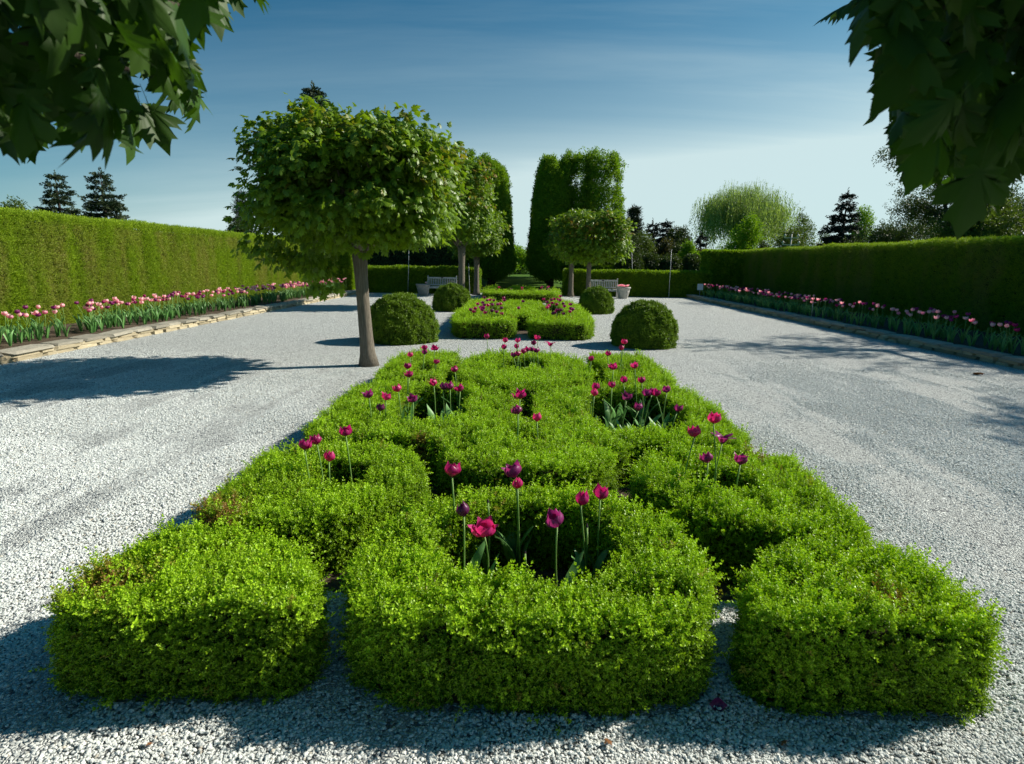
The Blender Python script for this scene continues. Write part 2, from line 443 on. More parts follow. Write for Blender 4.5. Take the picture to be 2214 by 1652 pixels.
def spray_conifer(name, mat, n=4, L=0.55):
    out = []
    for i in range(n):
        lm = LeafMesh()
        d0 = np.array([0, 0, 1.0])
        for k in range(26):
            t = rng.uniform(0, 1); sg = 1 if k % 2 else -1
            p = np.array([0, 0, L * t * 0.9])
            ld = unit(np.array([sg * rng.uniform(0.4, 1.0), rng.normal() * 0.35, 0.75]))
            lm.leaf(p, ld, np.array([0, 1.0, 0]) + rv(0.6), L * 0.42 * (1.1 - 0.7 * t), L * 0.11, 0.2 + 0.8 * rng.uniform(0, 1) * t, 0.2, 0.4)
        out.append(lm.build(name, mat))
    return out
def strand_willow(name, mat, n=4, L=1.7):
    out = []
    for i in range(n):
        lm = LeafMesh()
        for s_ in range(3):
            o = rv(0.10); bend = rng.normal(size=2) * 0.10
            for k in range(16):
                t = k / 16; p = np.array([o[0] + bend[0] * t * t * 2, o[1] + bend[1] * t * t * 2, -L * t * rng.uniform(0.95, 1.05)])
                lm.leaf(p, np.array([rng.normal() * 0.35, rng.normal() * 0.35, -1.0]), rv(), 0.15, 0.035, rng.uniform(0.2, 1), 0.1)
        out.append(lm.build(name, mat))
    return out
# maple blade: five pointed lobes, tip along +Y, face +Z
def maple_blade(name, mat, curl, seed):
    r = np.random.default_rng(seed)
    half = [(0.0, -0.02), (0.10, -0.09), (0.22, -0.05), (0.38, 0.00), (0.30, 0.09), (0.24, 0.15), (0.40, 0.22), (0.56, 0.36), (0.43, 0.37), (0.47, 0.50), (0.36, 0.47), (0.22, 0.44), (0.26, 0.58), (0.30, 0.72), (0.17, 0.70), (0.10, 0.82), (0.0, 1.0)]
    half = [(x * (1 + r.normal() * 0.05), y + r.normal() * 0.012) for x, y in half]
    half[0] = (0, -0.02); half[-1] = (0, 1.0)
    pts = half + [(-x * (1 + r.normal() * 0.05), y) for x, y in half[-2:0:-1]]
    lob = [math.atan2(1.0, 0.0), math.atan2(0.36, 0.52), math.atan2(0.36, -0.52), math.atan2(0.0, 0.38), math.atan2(0.0, -0.38)]
    ph = r.uniform(0, 6)
    def bend(x, y, k):
        d = math.hypot(x, y); an = math.atan2(y, x)
        vein = min(abs((an - l + math.pi) % (2 * math.pi) - math.pi) for l in lob)
        z = -curl * (abs(x) ** 1.6) * 1.2 - curl * 0.5 * max(y, 0) ** 2 + 0.10 * d * min(vein, 0.5) + 0.045 * math.sin(8 * x + 5 * y + ph) * d
        return (x, y, z)
    n = len(pts)
    V = [bend(0, 0.02, 0)] + [bend(x * 0.55, 0.02 + (y - 0.02) * 0.55, 1) for x, y in pts] + [bend(x, y, 2) for x, y in pts]
    F = [(0, 1 + i, 1 + (i + 1) % n) for i in range(n)] + [(1 + i, 1 + n + i, 1 + n + (i + 1) % n, 1 + (i + 1) % n) for i in range(n)]
    k = len(V); V += [(0.010, 0, 0), (-0.010, 0, 0), (-0.006, -0.25, 0.03), (0.006, -0.25, 0.03), (-0.005, -0.5, 0.10), (0.005, -0.5, 0.10)]; F += [(k, k + 1, k + 2, k + 3), (k + 3, k + 2, k + 4, k + 5)]
    me = meshdata(name, V, F, mat, True); set_age(me, [0.15] + [0.5] * n + [0.75] * n + [0.4] * 6)
    return me

_groups = {}
def gn_group(key, srcs):
    if key in _groups: return _groups[key]
    g = bpy.data.node_groups.new('scatter_' + key, 'GeometryNodeTree')
    g.interface.new_socket('Geometry', in_out='INPUT', socket_type='NodeSocketGeometry')
    g.interface.new_socket('Geometry', in_out='OUTPUT', socket_type='NodeSocketGeometry')
    gi = g.nodes.new('NodeGroupInput'); go = g.nodes.new('NodeGroupOutput')
    g2i = g.nodes.new('GeometryNodeGeometryToInstance')
    for s in srcs:
        oi = g.nodes.new('GeometryNodeObjectInfo'); oi.inputs['Object'].default_value = s
        oi.inputs['As Instance'].default_value = False; oi.transform_space = 'ORIGINAL'
        g.links.new(oi.outputs['Geometry'], g2i.inputs[0])
    iop = g.nodes.new('GeometryNodeInstanceOnPoints')
    g.links.new(gi.outputs[0], iop.inputs['Points']); g.links.new(g2i.outputs[0], iop.inputs['Instance'])
    iop.inputs['Pick Instance'].default_value = True
    for nm, ty, sock in (('vi', 'INT', 'Instance Index'), ('rot', 'QUATERNION', 'Rotation'), ('scl', 'FLOAT', 'Scale')):
        na = g.nodes.new('GeometryNodeInputNamedAttribute'); na.data_type = ty; na.inputs['Name'].default_value = nm
        o = [o for o in na.outputs if o.enabled and o.name == 'Attribute'][0]
        g.links.new(o, iop.inputs[sock])
    g.links.new(iop.outputs[0], go.inputs[0])
    _groups[key] = g
    return g
def q_mul(a, b):
    w1, x1, y1, z1 = a.T; w2, x2, y2, z2 = b.T
    return np.stack([w1 * w2 - x1 * x2 - y1 * y2 - z1 * z2, w1 * x2 + x1 * w2 + y1 * z2 - z1 * y2,
                     w1 * y2 - x1 * z2 + y1 * w2 + z1 * x2, w1 * z2 + x1 * y2 - y1 * x2 + z1 * w2], 1)
def q_dir(D, spin=None):
    """local +Z -> D, random spin about it"""
    D = D / (np.linalg.norm(D, axis=1)[:, None] + 1e-9); n = len(D)
    yaw = np.arctan2(D[:, 1], D[:, 0]); pit = np.arccos(np.clip(D[:, 2], -1, 1))
    if spin is None: spin = rng.uniform(0, 2 * math.pi, n)
    z = np.zeros(n)
    qz = np.stack([np.cos(yaw / 2), z, z, np.sin(yaw / 2)], 1); qy = np.stack([np.cos(pit / 2), z, np.sin(pit / 2), z], 1)
    qs = np.stack([np.cos(spin / 2), z, z, np.sin(spin / 2)], 1)
    return q_mul(q_mul(qz, qy), qs)
def q_frame(Yd, Zd):
    """local +Y -> Yd, local +Z close to Zd"""
    Y = Yd / (np.linalg.norm(Yd, axis=1)[:, None] + 1e-9)
    X = np.cross(Y, Zd); X /= np.linalg.norm(X, axis=1)[:, None] + 1e-9
    Z = np.cross(X, Y)
    m = np.stack([X, Y, Z], 2)
    t = m[:, 0, 0] + m[:, 1, 1] + m[:, 2, 2]
    q = np.zeros((len(Y), 4))
    K = np.zeros((len(Y), 4, 4))
    K[:, 0, 0] = t
    K[:, 0, 1] = K[:, 1, 0] = m[:, 2, 1] - m[:, 1, 2]; K[:, 0, 2] = K[:, 2, 0] = m[:, 0, 2] - m[:, 2, 0]; K[:, 0, 3] = K[:, 3, 0] = m[:, 1, 0] - m[:, 0, 1]
    K[:, 1, 1] = m[:, 0, 0] - m[:, 1, 1] - m[:, 2, 2]; K[:, 2, 2] = m[:, 1, 1] - m[:, 0, 0] - m[:, 2, 2]; K[:, 3, 3] = m[:, 2, 2] - m[:, 0, 0] - m[:, 1, 1]
    K[:, 1, 2] = K[:, 2, 1] = m[:, 0, 1] + m[:, 1, 0]; K[:, 1, 3] = K[:, 3, 1] = m[:, 0, 2] + m[:, 2, 0]; K[:, 2, 3] = K[:, 3, 2] = m[:, 1, 2] + m[:, 2, 1]
    w, v = np.linalg.eigh(K / 3.0)
    return v[:, :, -1]
def scatter(name, key, srcs, P, Q, S, tint=None, brown=None, parent=None, off=(0, 0, 0)):
    n = len(P); me = bpy.data.meshes.new(name)
    me.vertices.add(n); me.vertices.foreach_set('co', (np.asarray(P) - np.asarray(off)).astype(np.float32).ravel())
    def at_(nm, ty, v, f='value'):
        a = me.attributes.new(nm, ty, 'POINT'); a.data.foreach_set(f, v)
    at_('rot', 'QUATERNION', np.asarray(Q, np.float32).ravel())
    at_('scl', 'FLOAT', np.asarray(S, np.float32))
    at_('vi', 'INT', rng.integers(0, len(srcs), n).astype(np.int32))
    at_('tint', 'FLOAT', np.asarray(rng.uniform(0, 1, n) if tint is None else tint, np.float32))
    if brown is not None: at_('brown', 'FLOAT', np.asarray(brown, np.float32))
    o = link(name, me, parent)
    md = o.modifiers.new('scatter', 'NODES'); md.node_group = gn_group(key, srcs)
    if parent is not None or True: o['kind'] = 'stuff'
    return o

# cheap smooth value noise for layout
_nt = rng.uniform(0, 1, (64, 64, 64))
def vnoise(P, f):
    p = np.asarray(P) * f + 100.0; i = np.floor(p).astype(int); t = p - i; t = t * t * (3 - 2 * t); r = 0
    for a in (0, 1):
        for b in (0, 1):
            for c in (0, 1):
                w = (t[:, 0] if a else 1 - t[:, 0]) * (t[:, 1] if b else 1 - t[:, 1]) * (t[:, 2] if c else 1 - t[:, 2])
                r = r + w * _nt[(i[:, 0] + a) % 64, (i[:, 1] + b) % 64, (i[:, 2] + c) % 64]
    return r
# polygons
def chaikin(P, it=2):
    P = np.array(P, float)
    for _ in range(it):
        Nx = np.roll(P, -1, 0); P = np.stack([P * 0.75 + Nx * 0.25, P * 0.25 + Nx * 0.75], 1).reshape(-1, 2)
    return P
def inside(P, poly):
    x, y = P[:, 0], P[:, 1]; r = np.zeros(len(P), bool); n = len(poly)
    for i in range(n):
        x1, y1 = poly[i]; x2, y2 = poly[(i + 1) % n]
        if y1 == y2: continue
        c = ((y1 > y) != (y2 > y)) & (x < (x2 - x1) * (y - y1) / (y2 - y1) + x1)
        r ^= c
    return r
def edge_dist(P, polys):
    best = np.full(len(P), 1e9); nrm = np.zeros((len(P), 2))
    for poly in polys:
        n = len(poly)
        for i in range(n):
            a, b = poly[i], poly[(i + 1) % n]; ab = b - a
            t = np.clip(((P - a) @ ab) / (ab @ ab + 1e-12), 0, 1); q = a + t[:, None] * ab
            dv = P - q; d = np.hypot(dv[:, 0], dv[:, 1]); m = d < best
            best[m] = d[m]; nrm[m] = -(dv[m] / (d[m][:, None] + 1e-9))
    return best, nrm
def poly_area(p): return 0.5 * abs(np.sum(p[:, 0] * np.roll(p[:, 1], -1) - np.roll(p[:, 0], -1) * p[:, 1]))

SPR_BOX = sprig_opposite('box_sprig', M['box'], 3, 0.055, 0.45, 5, 0.0135, 0.0072, 6)
SPR_YEW = sprig_opposite('yew_sprig', M['yew'], 3, 0.050, 0.5, 4, 0.024, 0.011)
SPR_CED = spray_cedar('cedar_spray', M['cedar'])
SPR_HBH = sprig_cluster('hornbeam_twig', M['hornbeam_hedge'], 14, 0.10, 0.062, 0.040)
SPR_HB = sprig_cluster('hornbeam_shoot', M['hornbeam'], 22, 0.24, 0.10, 0.06, 0.9)
SPR_SPRUCE = spray_conifer('spruce_spray', M['spruce'])
SPR_SPRUCED = spray_conifer('dark_spruce_spray', M['spruce_dark'])
SPR_PINE = sprig_cluster('pine_tuft', M['pine'], 24, 0.22, 0.22, 0.035, 0.8)
SPR_WIL = strand_willow('willow_strand', M['willow'])
CLUST = {k: sprig_cluster(k + '_leaf_cluster', M[k], 22, 0.30, 0.13, 0.085, 0.3, 4, 0.2) for k in ('fresh', 'olive', 'dullgreen', 'bronze')}
MAPLE_MESH = [maple_blade('maple_blade', M['maple'], c, i) for i, c in enumerate((0.25, 0.45, 0.65, 0.8))]
SRC_MAPLE = [bpy.data.objects.new('maple_blade', m) for m in MAPLE_MESH]

# ================================================================== SETTING
def sheet(name, pts, z, mat, kind='structure'):
    pts = [tuple(p) for p in pts]
    return tag(obj(name, [(x, y, z) for x, y in pts], [tuple(range(len(pts)))], mat), kind=kind)
sheet('ground', [(-900, -900), (900, -900), (900, 900), (-900, 900)], -0.012, M['grass'])
CX = 0.08
WL, WR = -8.30, 8.92            # inner feet of the two stone edgings
HL, HR = -10.75, 12.05          # faces of the tall hedges
YB = 32.0                       # front face of the low hedges across the back
sheet('gravel_court', [(WL - 0.15, -6), (WR + 0.15, -6), (WR + 0.15, YB + 0.35), (2.45, YB + 0.35), (2.45, 33.4), (-2.25, 33.4), (-2.25, YB + 0.35), (WL - 0.15, YB + 0.35)], 0.0, M['gravel'])

# grass path between the hornbeams: gently rising sheet
def grass_path():
    V = []; F = []; nx, ny = 8, 30
    for j in range(ny + 1):
        y = 33.4 + j * 2.0
        for i in range(nx + 1):
            x = -3.2 + 6.4 * i / nx
            V.append((x, y, 0.004 + 0.004 * max(0, y - 34) + 0.03 * math.sin(x * 2 + y)))
    for j in range(ny):
        for i in range(nx):
            a = j * (nx + 1) + i; F.append((a, a + 1, a + nx + 2, a + nx + 1))
    return tag(obj('grass_path', V, F, M['grass'], smooth=True), kind='structure')
grass_path()

# soil of the raised borders
for nm, x0, x1 in (('soil_bed_or_trench_shade', HL - 0.4, WL - 0.30), ('soil_bed_or_trench_shade', WR + 0.30, HR + 0.4)):
    V = []; F = []; nx, ny = 10, 60
    for j in range(ny + 1):
        for i in range(nx + 1):
            x = x0 + (x1 - x0) * i / nx; y = 4 + (YB - 4) * j / ny
            V.append((x, y, 0.15 + 0.012 * math.sin(x * 7 + y * 3) + rng.uniform(-0.012, 0.012)))
    for j in range(ny):
        for i in range(nx):
            a = j * (nx + 1) + i; F.append((a, a + 1, a + nx + 2, a + nx + 1))
    tag(obj(nm, V, F, M['soil'], smooth=False), kind='structure')

# ------------------------------------------------------------------ box parterres
HEDGES = []      # (outer, holes) in plan, for the pebbles
SOILS = []
def mir(p): return [(-x, y) for x, y in p][::-1]
def sh(p): return [(x + CX, y) for x, y in p]
def box_hedge(label, outer, holes=(), h=0.38, dens=2600, scale=1.0, browns=(), group='clipped box hedges of the parterre', smooth=2, seed=0):
    outer = chaikin(sh(outer), smooth); holes = [chaikin(sh(q), smooth) for q in holes]
    polys = [outer] + holes
    HEDGES.append((outer, holes))
    c = outer.mean(0)
    t = thing('box_hedge', label, 'box hedge', (c[0], c[1], 0), group)
    # woody core
    def shrink(poly, d, sgn):
        P = np.array(poly); Nx = np.roll(P, -1, 0); Pv = np.roll(P, 1, 0)
        e = Nx - Pv; nrm = np.stack([e[:, 1], -e[:, 0]], 1); nrm /= np.linalg.norm(nrm, axis=1)[:, None] + 1e-9
        ar = np.sum(P[:, 0] * Nx[:, 1] - Nx[:, 0] * P[:, 1])
        return P - nrm * d * sgn * (1 if ar > 0 else -1)
    cores = [shrink(outer, 0.055, 1)] + [shrink(q, 0.055, -1) for q in holes]
    V = []; F = []; tops = []
    hz = h - 0.06
    for poly in cores:
        n = len(poly); b = len(V)
        V += [(x, y, 0.0) for x, y in poly] + [(x, y, hz) for x, y in poly]
        F += [(b + i, b + (i + 1) % n, b + n + (i + 1) % n, b + n + i) for i in range(n)]
        tops.append((b + n, [Vector((x, y, 0)) for x, y in poly]))
    idx = []
    for b, pl in tops: idx += list(range(b, b + len(pl)))
    for tri in tessellate_polygon([pl for _, pl in tops]): F.append(tuple(idx[i] for i in tri))
    obj('twig_core', [(x - c[0], y - c[1], z) for x, y, z in V], F, M['core'], t)
    # top points
    area = poly_area(outer); lo, hi = outer.min(0), outer.max(0)
    n = int(np.prod(hi - lo) * dens)
    P2 = rng.uniform(lo, hi, (n, 2)); ok = inside(P2, outer)
    for q in holes: ok &= ~inside(P2, q)
    P2 = P2[ok]; d, nr = edge_dist(P2, polys)
    r = 0.065
    k = np.clip(d / r, 0, 1)
    z = h - r + r * np.sqrt(np.clip(1 - (1 - k) ** 2, 0, 1))
    Pn = np.column_stack([P2, np.zeros(len(P2))])
    z += (vnoise(Pn + seed, 3.2) - 0.5) * 0.06 + (vnoise(Pn + seed, 9.0) - 0.5) * 0.05 + (vnoise(Pn + seed, 19.0) - 0.5) * 0.045
    N3 = np.column_stack([nr * (1 - k)[:, None], 0.25 + k])
    PT = np.column_stack([P2, z])
    # side points
    SP = []; SN = []
    for poly in polys:
        a = poly; b = np.roll(poly, -1, 0); L = np.hypot(*(b - a).T); m = int(L.sum() * (h - 0.05) * dens * 0.95)
        e = rng.choice(len(a), m, p=L / L.sum()); tt = rng.uniform(0, 1, m)
        q = a[e] + (b[e] - a[e]) * tt[:, None]
        ed = (b - a)[e]; nn = np.stack([ed[:, 1], -ed[:, 0]], 1); nn /= np.linalg.norm(nn, axis=1)[:, None] + 1e-9
        chk = q + nn * 0.004; ins = inside(chk, outer)
        for hq in holes: ins &= ~inside(chk, hq)
        nn[ins] *= -1
        zz = rng.uniform(0.015, h - 0.05, m)
        bul = (vnoise(np.column_stack([q, zz]) + seed + 7, 5.0) - 0.5) * 0.07 + (vnoise(np.column_stack([q, zz]) + seed, 15.0) - 0.5) * 0.03
        q = q + nn * bul[:, None]
        SP.append(np.column_stack([q, zz])); SN.append(np.column_stack([nn, np.full(m, 0.35)]))
    SP = np.concatenate(SP); SN = np.concatenate(SN)
    P = np.concatenate([PT, SP]); Nn = np.concatenate([N3, SN]); Nn /= np.linalg.norm(Nn, axis=1)[:, None]
    stray = rng.uniform(0, 1, len(P)) < np.where(np.arange(len(P)) < len(PT), 0.08, 0.02)
    P = P - Nn * (np.where(stray, rng.uniform(0.0, 0.03, len(P)), rng.uniform(0.035, 0.075, len(P))) * scale)[:, None]
    D = Nn + rng.normal(size=P.shape) * 0.32 + np.array([0, 0, 0.25])
    S = rng.uniform(0.75, 1.2, len(P)) * scale; S[stray] *= 1.3
    tint = np.clip(np.where(np.arange(len(P)) < len(PT), 0.34, 0.02) + 0.58 * vnoise(P + seed, 4.0) + rng.normal(size=len(P)) * 0.18 - 0.5 * np.clip((0.22 - P[:, 2]) / 0.22, 0, 1), 0, 1)  # sides and foot darker: older leaves, plus shade put into the tint
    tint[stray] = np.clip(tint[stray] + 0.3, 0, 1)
    br = np.zeros(len(P))
    for bx, by, brad in browns:
        dd = np.hypot(P[:, 0] - bx, P[:, 1] - by) + (vnoise(P, 9.0) - 0.5) * brad
        br = np.maximum(br, np.clip(1.5 * (1 - dd / brad), 0, 0.95) * (rng.uniform(0, 1, len(P)) < 0.75))
    keep = rng.uniform(0, 1, len(P)) > 0.5 * np.clip(br, 0, 1)
    br = np.maximum(br, (rng.uniform(0, 1, len(P)) < 0.012) * 0.6)
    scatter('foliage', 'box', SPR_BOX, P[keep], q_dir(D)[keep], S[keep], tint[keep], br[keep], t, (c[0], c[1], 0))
    return t

corner = [(0.89, 2.06), (1.35, 2.03), (1.97, 2.02), (2.00, 2.4), (1.94, 2.78), (1.40, 2.79), (1.12, 2.64), (0.94, 2.38)]
box_hedge('front corner block of box hedge with a browned patch, beside the sunlit gravel', mir(corner), browns=((-1.72, 2.27, 0.17),), dens=4100, h=0.40, seed=1)
box_hedge('front corner block of box hedge, all fresh green, beside the shaded gravel', [((1.87 + 0.2 * (x - 1.87) if x > 1.87 else x) - 0.03, y) for x, y in corner], dens=4100, h=0.40, browns=((1.55, 2.25, 0.10),), seed=2)
ringo = [(-0.71, 2.03), (0, 2.00), (0.69, 2.03), (0.78, 2.35), (0.85, 2.66), (0.72, 2.98), (0.48, 3.28), (0.2, 3.42), (-0.2, 3.42), (-0.48, 3.28), (-0.73, 2.98), (-0.88, 2.66), (-0.81, 2.35)]
ringi = [(-0.40, 2.40), (0, 2.35), (0.35, 2.40), (0.44, 2.70), (0.42, 3.0), (0.18, 3.14), (-0.2, 3.14), (-0.44, 3.0), (-0.5, 2.75)]
box_hedge('ring of box hedge at the front centre enclosing a patch of bare soil with tulips', ringo, [ringi], dens=4100, h=0.40, seed=3)
side = [(1.10, 2.95), (1.5, 2.92), (1.90, 2.93), (1.92, 3.6), (1.89, 4.28), (1.3, 4.34), (0.90, 4.24), (0.74, 3.94), (0.67, 3.66), (0.82, 3.30)]
pock = [(1.02, 3.50), (1.42, 3.42), (1.48, 3.85), (1.08, 3.92)]
box_hedge('box hedge with four tulips in its small pocket, brown patch at its gravel corner', mir(side), [mir(pock)], browns=((-1.66, 3.05, 0.20),), dens=3500, seed=4)
box_hedge('box hedge with five tulips in its small pocket, towards the shaded hedge', side, [pock], browns=((1.80, 4.2, 0.10),), dens=3500, seed=5)
half = [(0.35, 3.82), (0.61, 4.03), (0.72, 4.44), (1.2, 4.52), (1.86, 4.45), (1.88, 5.6), (1.86, 6.68), (1.25, 6.64), (0.74, 6.72), (0.52, 6.45), (0.24, 6.20), (0.07, 6.14), (0.07, 5.6), (0.06, 5.02)]
central = [(0, 3.76)] + half + mir(half)
holeR = [(0.52, 5.02), (0.95, 4.86), (1.38, 4.86), (1.52, 5.5), (1.46, 6.25), (1.0, 6.32), (0.62, 6.25)]
holeL = mir([(0.58, 5.05), (1.12, 4.95), (1.30, 5.5), (1.26, 6.35), (0.9, 6.42), (0.60, 6.32)])
holeF = [(-0.1, 4.45), (0.12, 4.42), (0.14, 4.66), (-0.08, 4.68)]
box_hedge('wide central body of box hedge with two large tulip openings and a narrow slit', central, [holeR, holeL, holeF], browns=((-0.75, 4.5, 0.09),), dens=2900, seed=6, smooth=1)
bring = [(-0.5, 6.76), (-0.2, 6.48), (0.2, 6.48), (0.5, 6.76), (0.86, 7.2), (0.92, 7.8), (0.84, 8.4), (0.58, 9.0), (0, 9.1), (-0.58, 9.0), (-0.84, 8.4), (-0.92, 7.8), (-0.86, 7.2)]
bringi = [(-0.32, 7.62), (0.32, 7.62), (0.34, 8.4), (0, 8.55), (-0.34, 8.4)]
box_hedge('rounded box hedge at the back of the nearest parterre with a tulip clump', bring, [bringi], dens=1900, scale=1.15, seed=8)
bside = [(1.04, 6.98), (1.4, 6.92), (1.87, 6.95), (1.88, 7.9), (1.85, 8.9), (1.4, 9.0), (0.95, 8.9), (0.98, 8.4), (1.06, 7.8), (1.02, 7.3)]
bpock = [(1.18, 7.42), (1.5, 7.38), (1.5, 7.82), (1.18, 7.88)]
box_hedge('back corner box hedge with a small tulip pocket, nearest the maple trunk', mir(bside), [mir(bpock)], dens=1900, scale=1.15, seed=9)
box_hedge('back corner box hedge with a small tulip pocket, nearest a dark topiary dome', bside, [bpock], dens=1900, scale=1.15, seed=10)
for q in (ringi, pock, mir(pock), holeR, holeL, holeF, bringi, bpock, mir(bpock)): SOILS.append(q)
# second parterre
L2 = [(-1.76, 13.45), (-0.9, 13.42), (-0.17, 13.45), (-0.15, 14.0), (-0.17, 14.6), (-0.9, 14.66), (-1.18, 14.9), (-1.18, 17.5), (-1.18, 20.0), (-0.9, 20.4), (-0.85, 21.2), (-1.76, 21.2), (-1.78, 17.5)]
box_hedge('square-cut box hedge of the second parterre, left of its entrance slit', L2, dens=900, scale=1.6, h=0.40, group='box hedges of the second parterre', seed=11)
box_hedge('square-cut box hedge of the second parterre, right of its entrance slit', mir(L2), dens=900, scale=1.6, h=0.40, group='box hedges of the second parterre', seed=12)
H2 = [(-0.85, 15.3), (0, 15.25), (0.85, 15.3), (0.86, 16.2), (0.4, 16.3), (0.35, 17.6), (0.8, 17.7), (0.85, 18.8), (0, 18.9), (-0.85, 18.8), (-0.8, 17.7), (-0.35, 17.6), (-0.4, 16.3), (-0.86, 16.2)]
box_hedge('box hedge cross bars in the middle of the second parterre', H2, dens=900, scale=1.6, h=0.40, group='box hedges of the second parterre', seed=13)
B2 = [(-0.7, 19.8), (0.7, 19.8), (0.72, 21.2), (-0.72, 21.2)]
box_hedge('short box hedge closing the far end of the second parterre', B2, dens=900, scale=1.6, h=0.38, group='box hedges of the second parterre', seed=14)
# third parterre
F3 = [(-1.76, 26.0), (0, 25.9), (1.76, 26.0), (1.78, 29), (1.76, 32.2), (1.1, 32.2), (1.1, 29.2), (0.9, 27.3), (0, 27.2), (-0.9, 27.3), (-1.1, 29.2), (-1.1, 32.2), (-1.76, 32.2), (-1.78, 29)]
box_hedge('farthest box parterre, horseshoe hedge reaching the gap in the low hedges', F3, dens=550, scale=2.1, h=0.40, group='box hedges of the third parterre', seed=15)
for (y0, y1, w, lab) in ((28.4, 29.4, 0.75, 'near inner cross bar of box hedge in the farthest parterre'), (30.8, 32.0, 0.62, 'far inner cross bar of box hedge in the farthest parterre')):
    box_hedge(lab, [(-w, y0), (w, y0), (w, y1), (-w, y1)], dens=550, scale=2.1, h=0.42, group='box hedges of the third parterre', seed=int(y0))
for i, q in enumerate(SOILS):
    q = chaikin(sh(q), 1); c = q.mean(0); q = c + (q - c) * 1.12
    V = [(c[0], c[1], 0.02)] + [(x, y, 0.012) for x, y in q]
    tag(obj('soil_pocket', V, [(0, 1 + k, 1 + (k + 1) % len(q)) for k in range(len(q))], M['soil']), kind='structure')
TRENCH_SHADE_SOIL = np.array([(-1.75 + CX, 3.0), (-0.8 + CX, 2.8), (0.8 + CX, 2.8), (1.75 + CX, 3.0), (1.75 + CX, 8.7), (-1.75 + CX, 8.7)])
sheet('soil_bed_or_trench_shade', TRENCH_SHADE_SOIL, 0.006, M['soil'])  # added soil sheet; its dark colour stands in for shade in the trenches
sheet('soil_strip', [(-1.3 + CX, 14.4), (1.3 + CX, 14.4), (1.3 + CX, 21.0), (-1.3 + CX, 21.0)], 0.006, M['soil'])
sheet('soil_strip', [(-1.3 + CX, 27.0), (1.3 + CX, 27.0), (1.3 + CX, 32.0), (-1.3 + CX, 32.0)], 0.006, M['soil'])

# ------------------------------------------------------------------ loose gravel near the viewer (stuff)
def gravel():
    srcs = []
    for i in range(6):
        r = np.random.default_rng(100 + i)
        import bmesh
        bm = bmesh.new(); bmesh.ops.create_icosphere(bm, subdivisions=2 if i < 3 else 1, radius=1.0)
        for v in bm.verts:
            n = 1 + 0.22 * math.sin(3.1 * v.co.x + i) * math.cos(2.7 * v.co.y + 2 * i) + r.normal() * 0.09
            v.co = Vector((v.co.x * n * r.uniform(0.95, 1.05), v.co.y * n * 0.76, v.co.z * n * 0.50))
        me = bpy.data.meshes.new('pebble'); bm.to_mesh(me); bm.free(); me.materials.append(M['pebble'])
        srcs.append(bpy.data.objects.new('pebble', me))
    Ps = []
    for y0, y1, dens in ((1.2, 3.4, 12800), (3.4, 5.4, 10000), (5.4, 11.5, 6800)):
        w0, w1 = -0.95 * y1 - 0.8, 0.95 * y1 + 0.8
        w0, w1 = max(w0, WL), min(w1, WR)
        n = int((w1 - w0) * (y1 - y0) * dens)
        p = rng.uniform((w0, y0), (w1, y1), (n, 2))
        p = p[(np.abs(p[:, 0]) < 0.93 * p[:, 1] + 0.7) & (rng.uniform(0, 1, len(p)) < np.clip((11.5 - p[:, 1]) / 5.5, 0, 1))]
        Ps.append(p)
    P = np.concatenate(Ps)
    ok = np.ones(len(P), bool)
    for outer, holes in HEDGES:
        lo, hi = outer.min(0), outer.max(0)
        b = (P[:, 0] > lo[0]) & (P[:, 0] < hi[0]) & (P[:, 1] > lo[1]) & (P[:, 1] < hi[1])
        idx = np.where(b)[0]
        if len(idx): ok[idx[inside(P[idx], outer)]] = False
    ok &= ~inside(P, TRENCH_SHADE_SOIL)
    P = P[ok]; n = len(P)
    S = np.clip(rng.lognormal(math.log(0.0059), 0.30, n), 0.0032, 0.0115)
    z = rng.uniform(-0.1, 0.6, n) * S
    nv = np.column_stack([P, np.zeros(n)])
    z += (vnoise(nv, 2.2) - 0.5) * 0.012
    D = np.column_stack([rng.normal(size=(n, 2)) * 0.38, np.ones(n)])
    streak = vnoise(nv * np.array([1.6, 0.16, 1]), 1.4) + 0.6 * vnoise(nv * np.array([5.0, 0.4, 1]), 1.4)
    z += (streak - 0.8) * 0.016
    tint = np.clip(rng.beta(2.4, 1.7, n) + (vnoise(nv, 0.8) - 0.5) * 0.30 + (streak - 0.8) * 0.30, 0, 1)
    br = (rng.uniform(0, 1, n) < 0.03) * 0.7
    o = scatter('gravel', 'pebble', srcs, np.column_stack([P, z]), q_dir(D), S, tint, br)
    tag(o, 'loose pale grey gravel stones covering the court around the parterre', 'gravel', kind='stuff')
gravel()

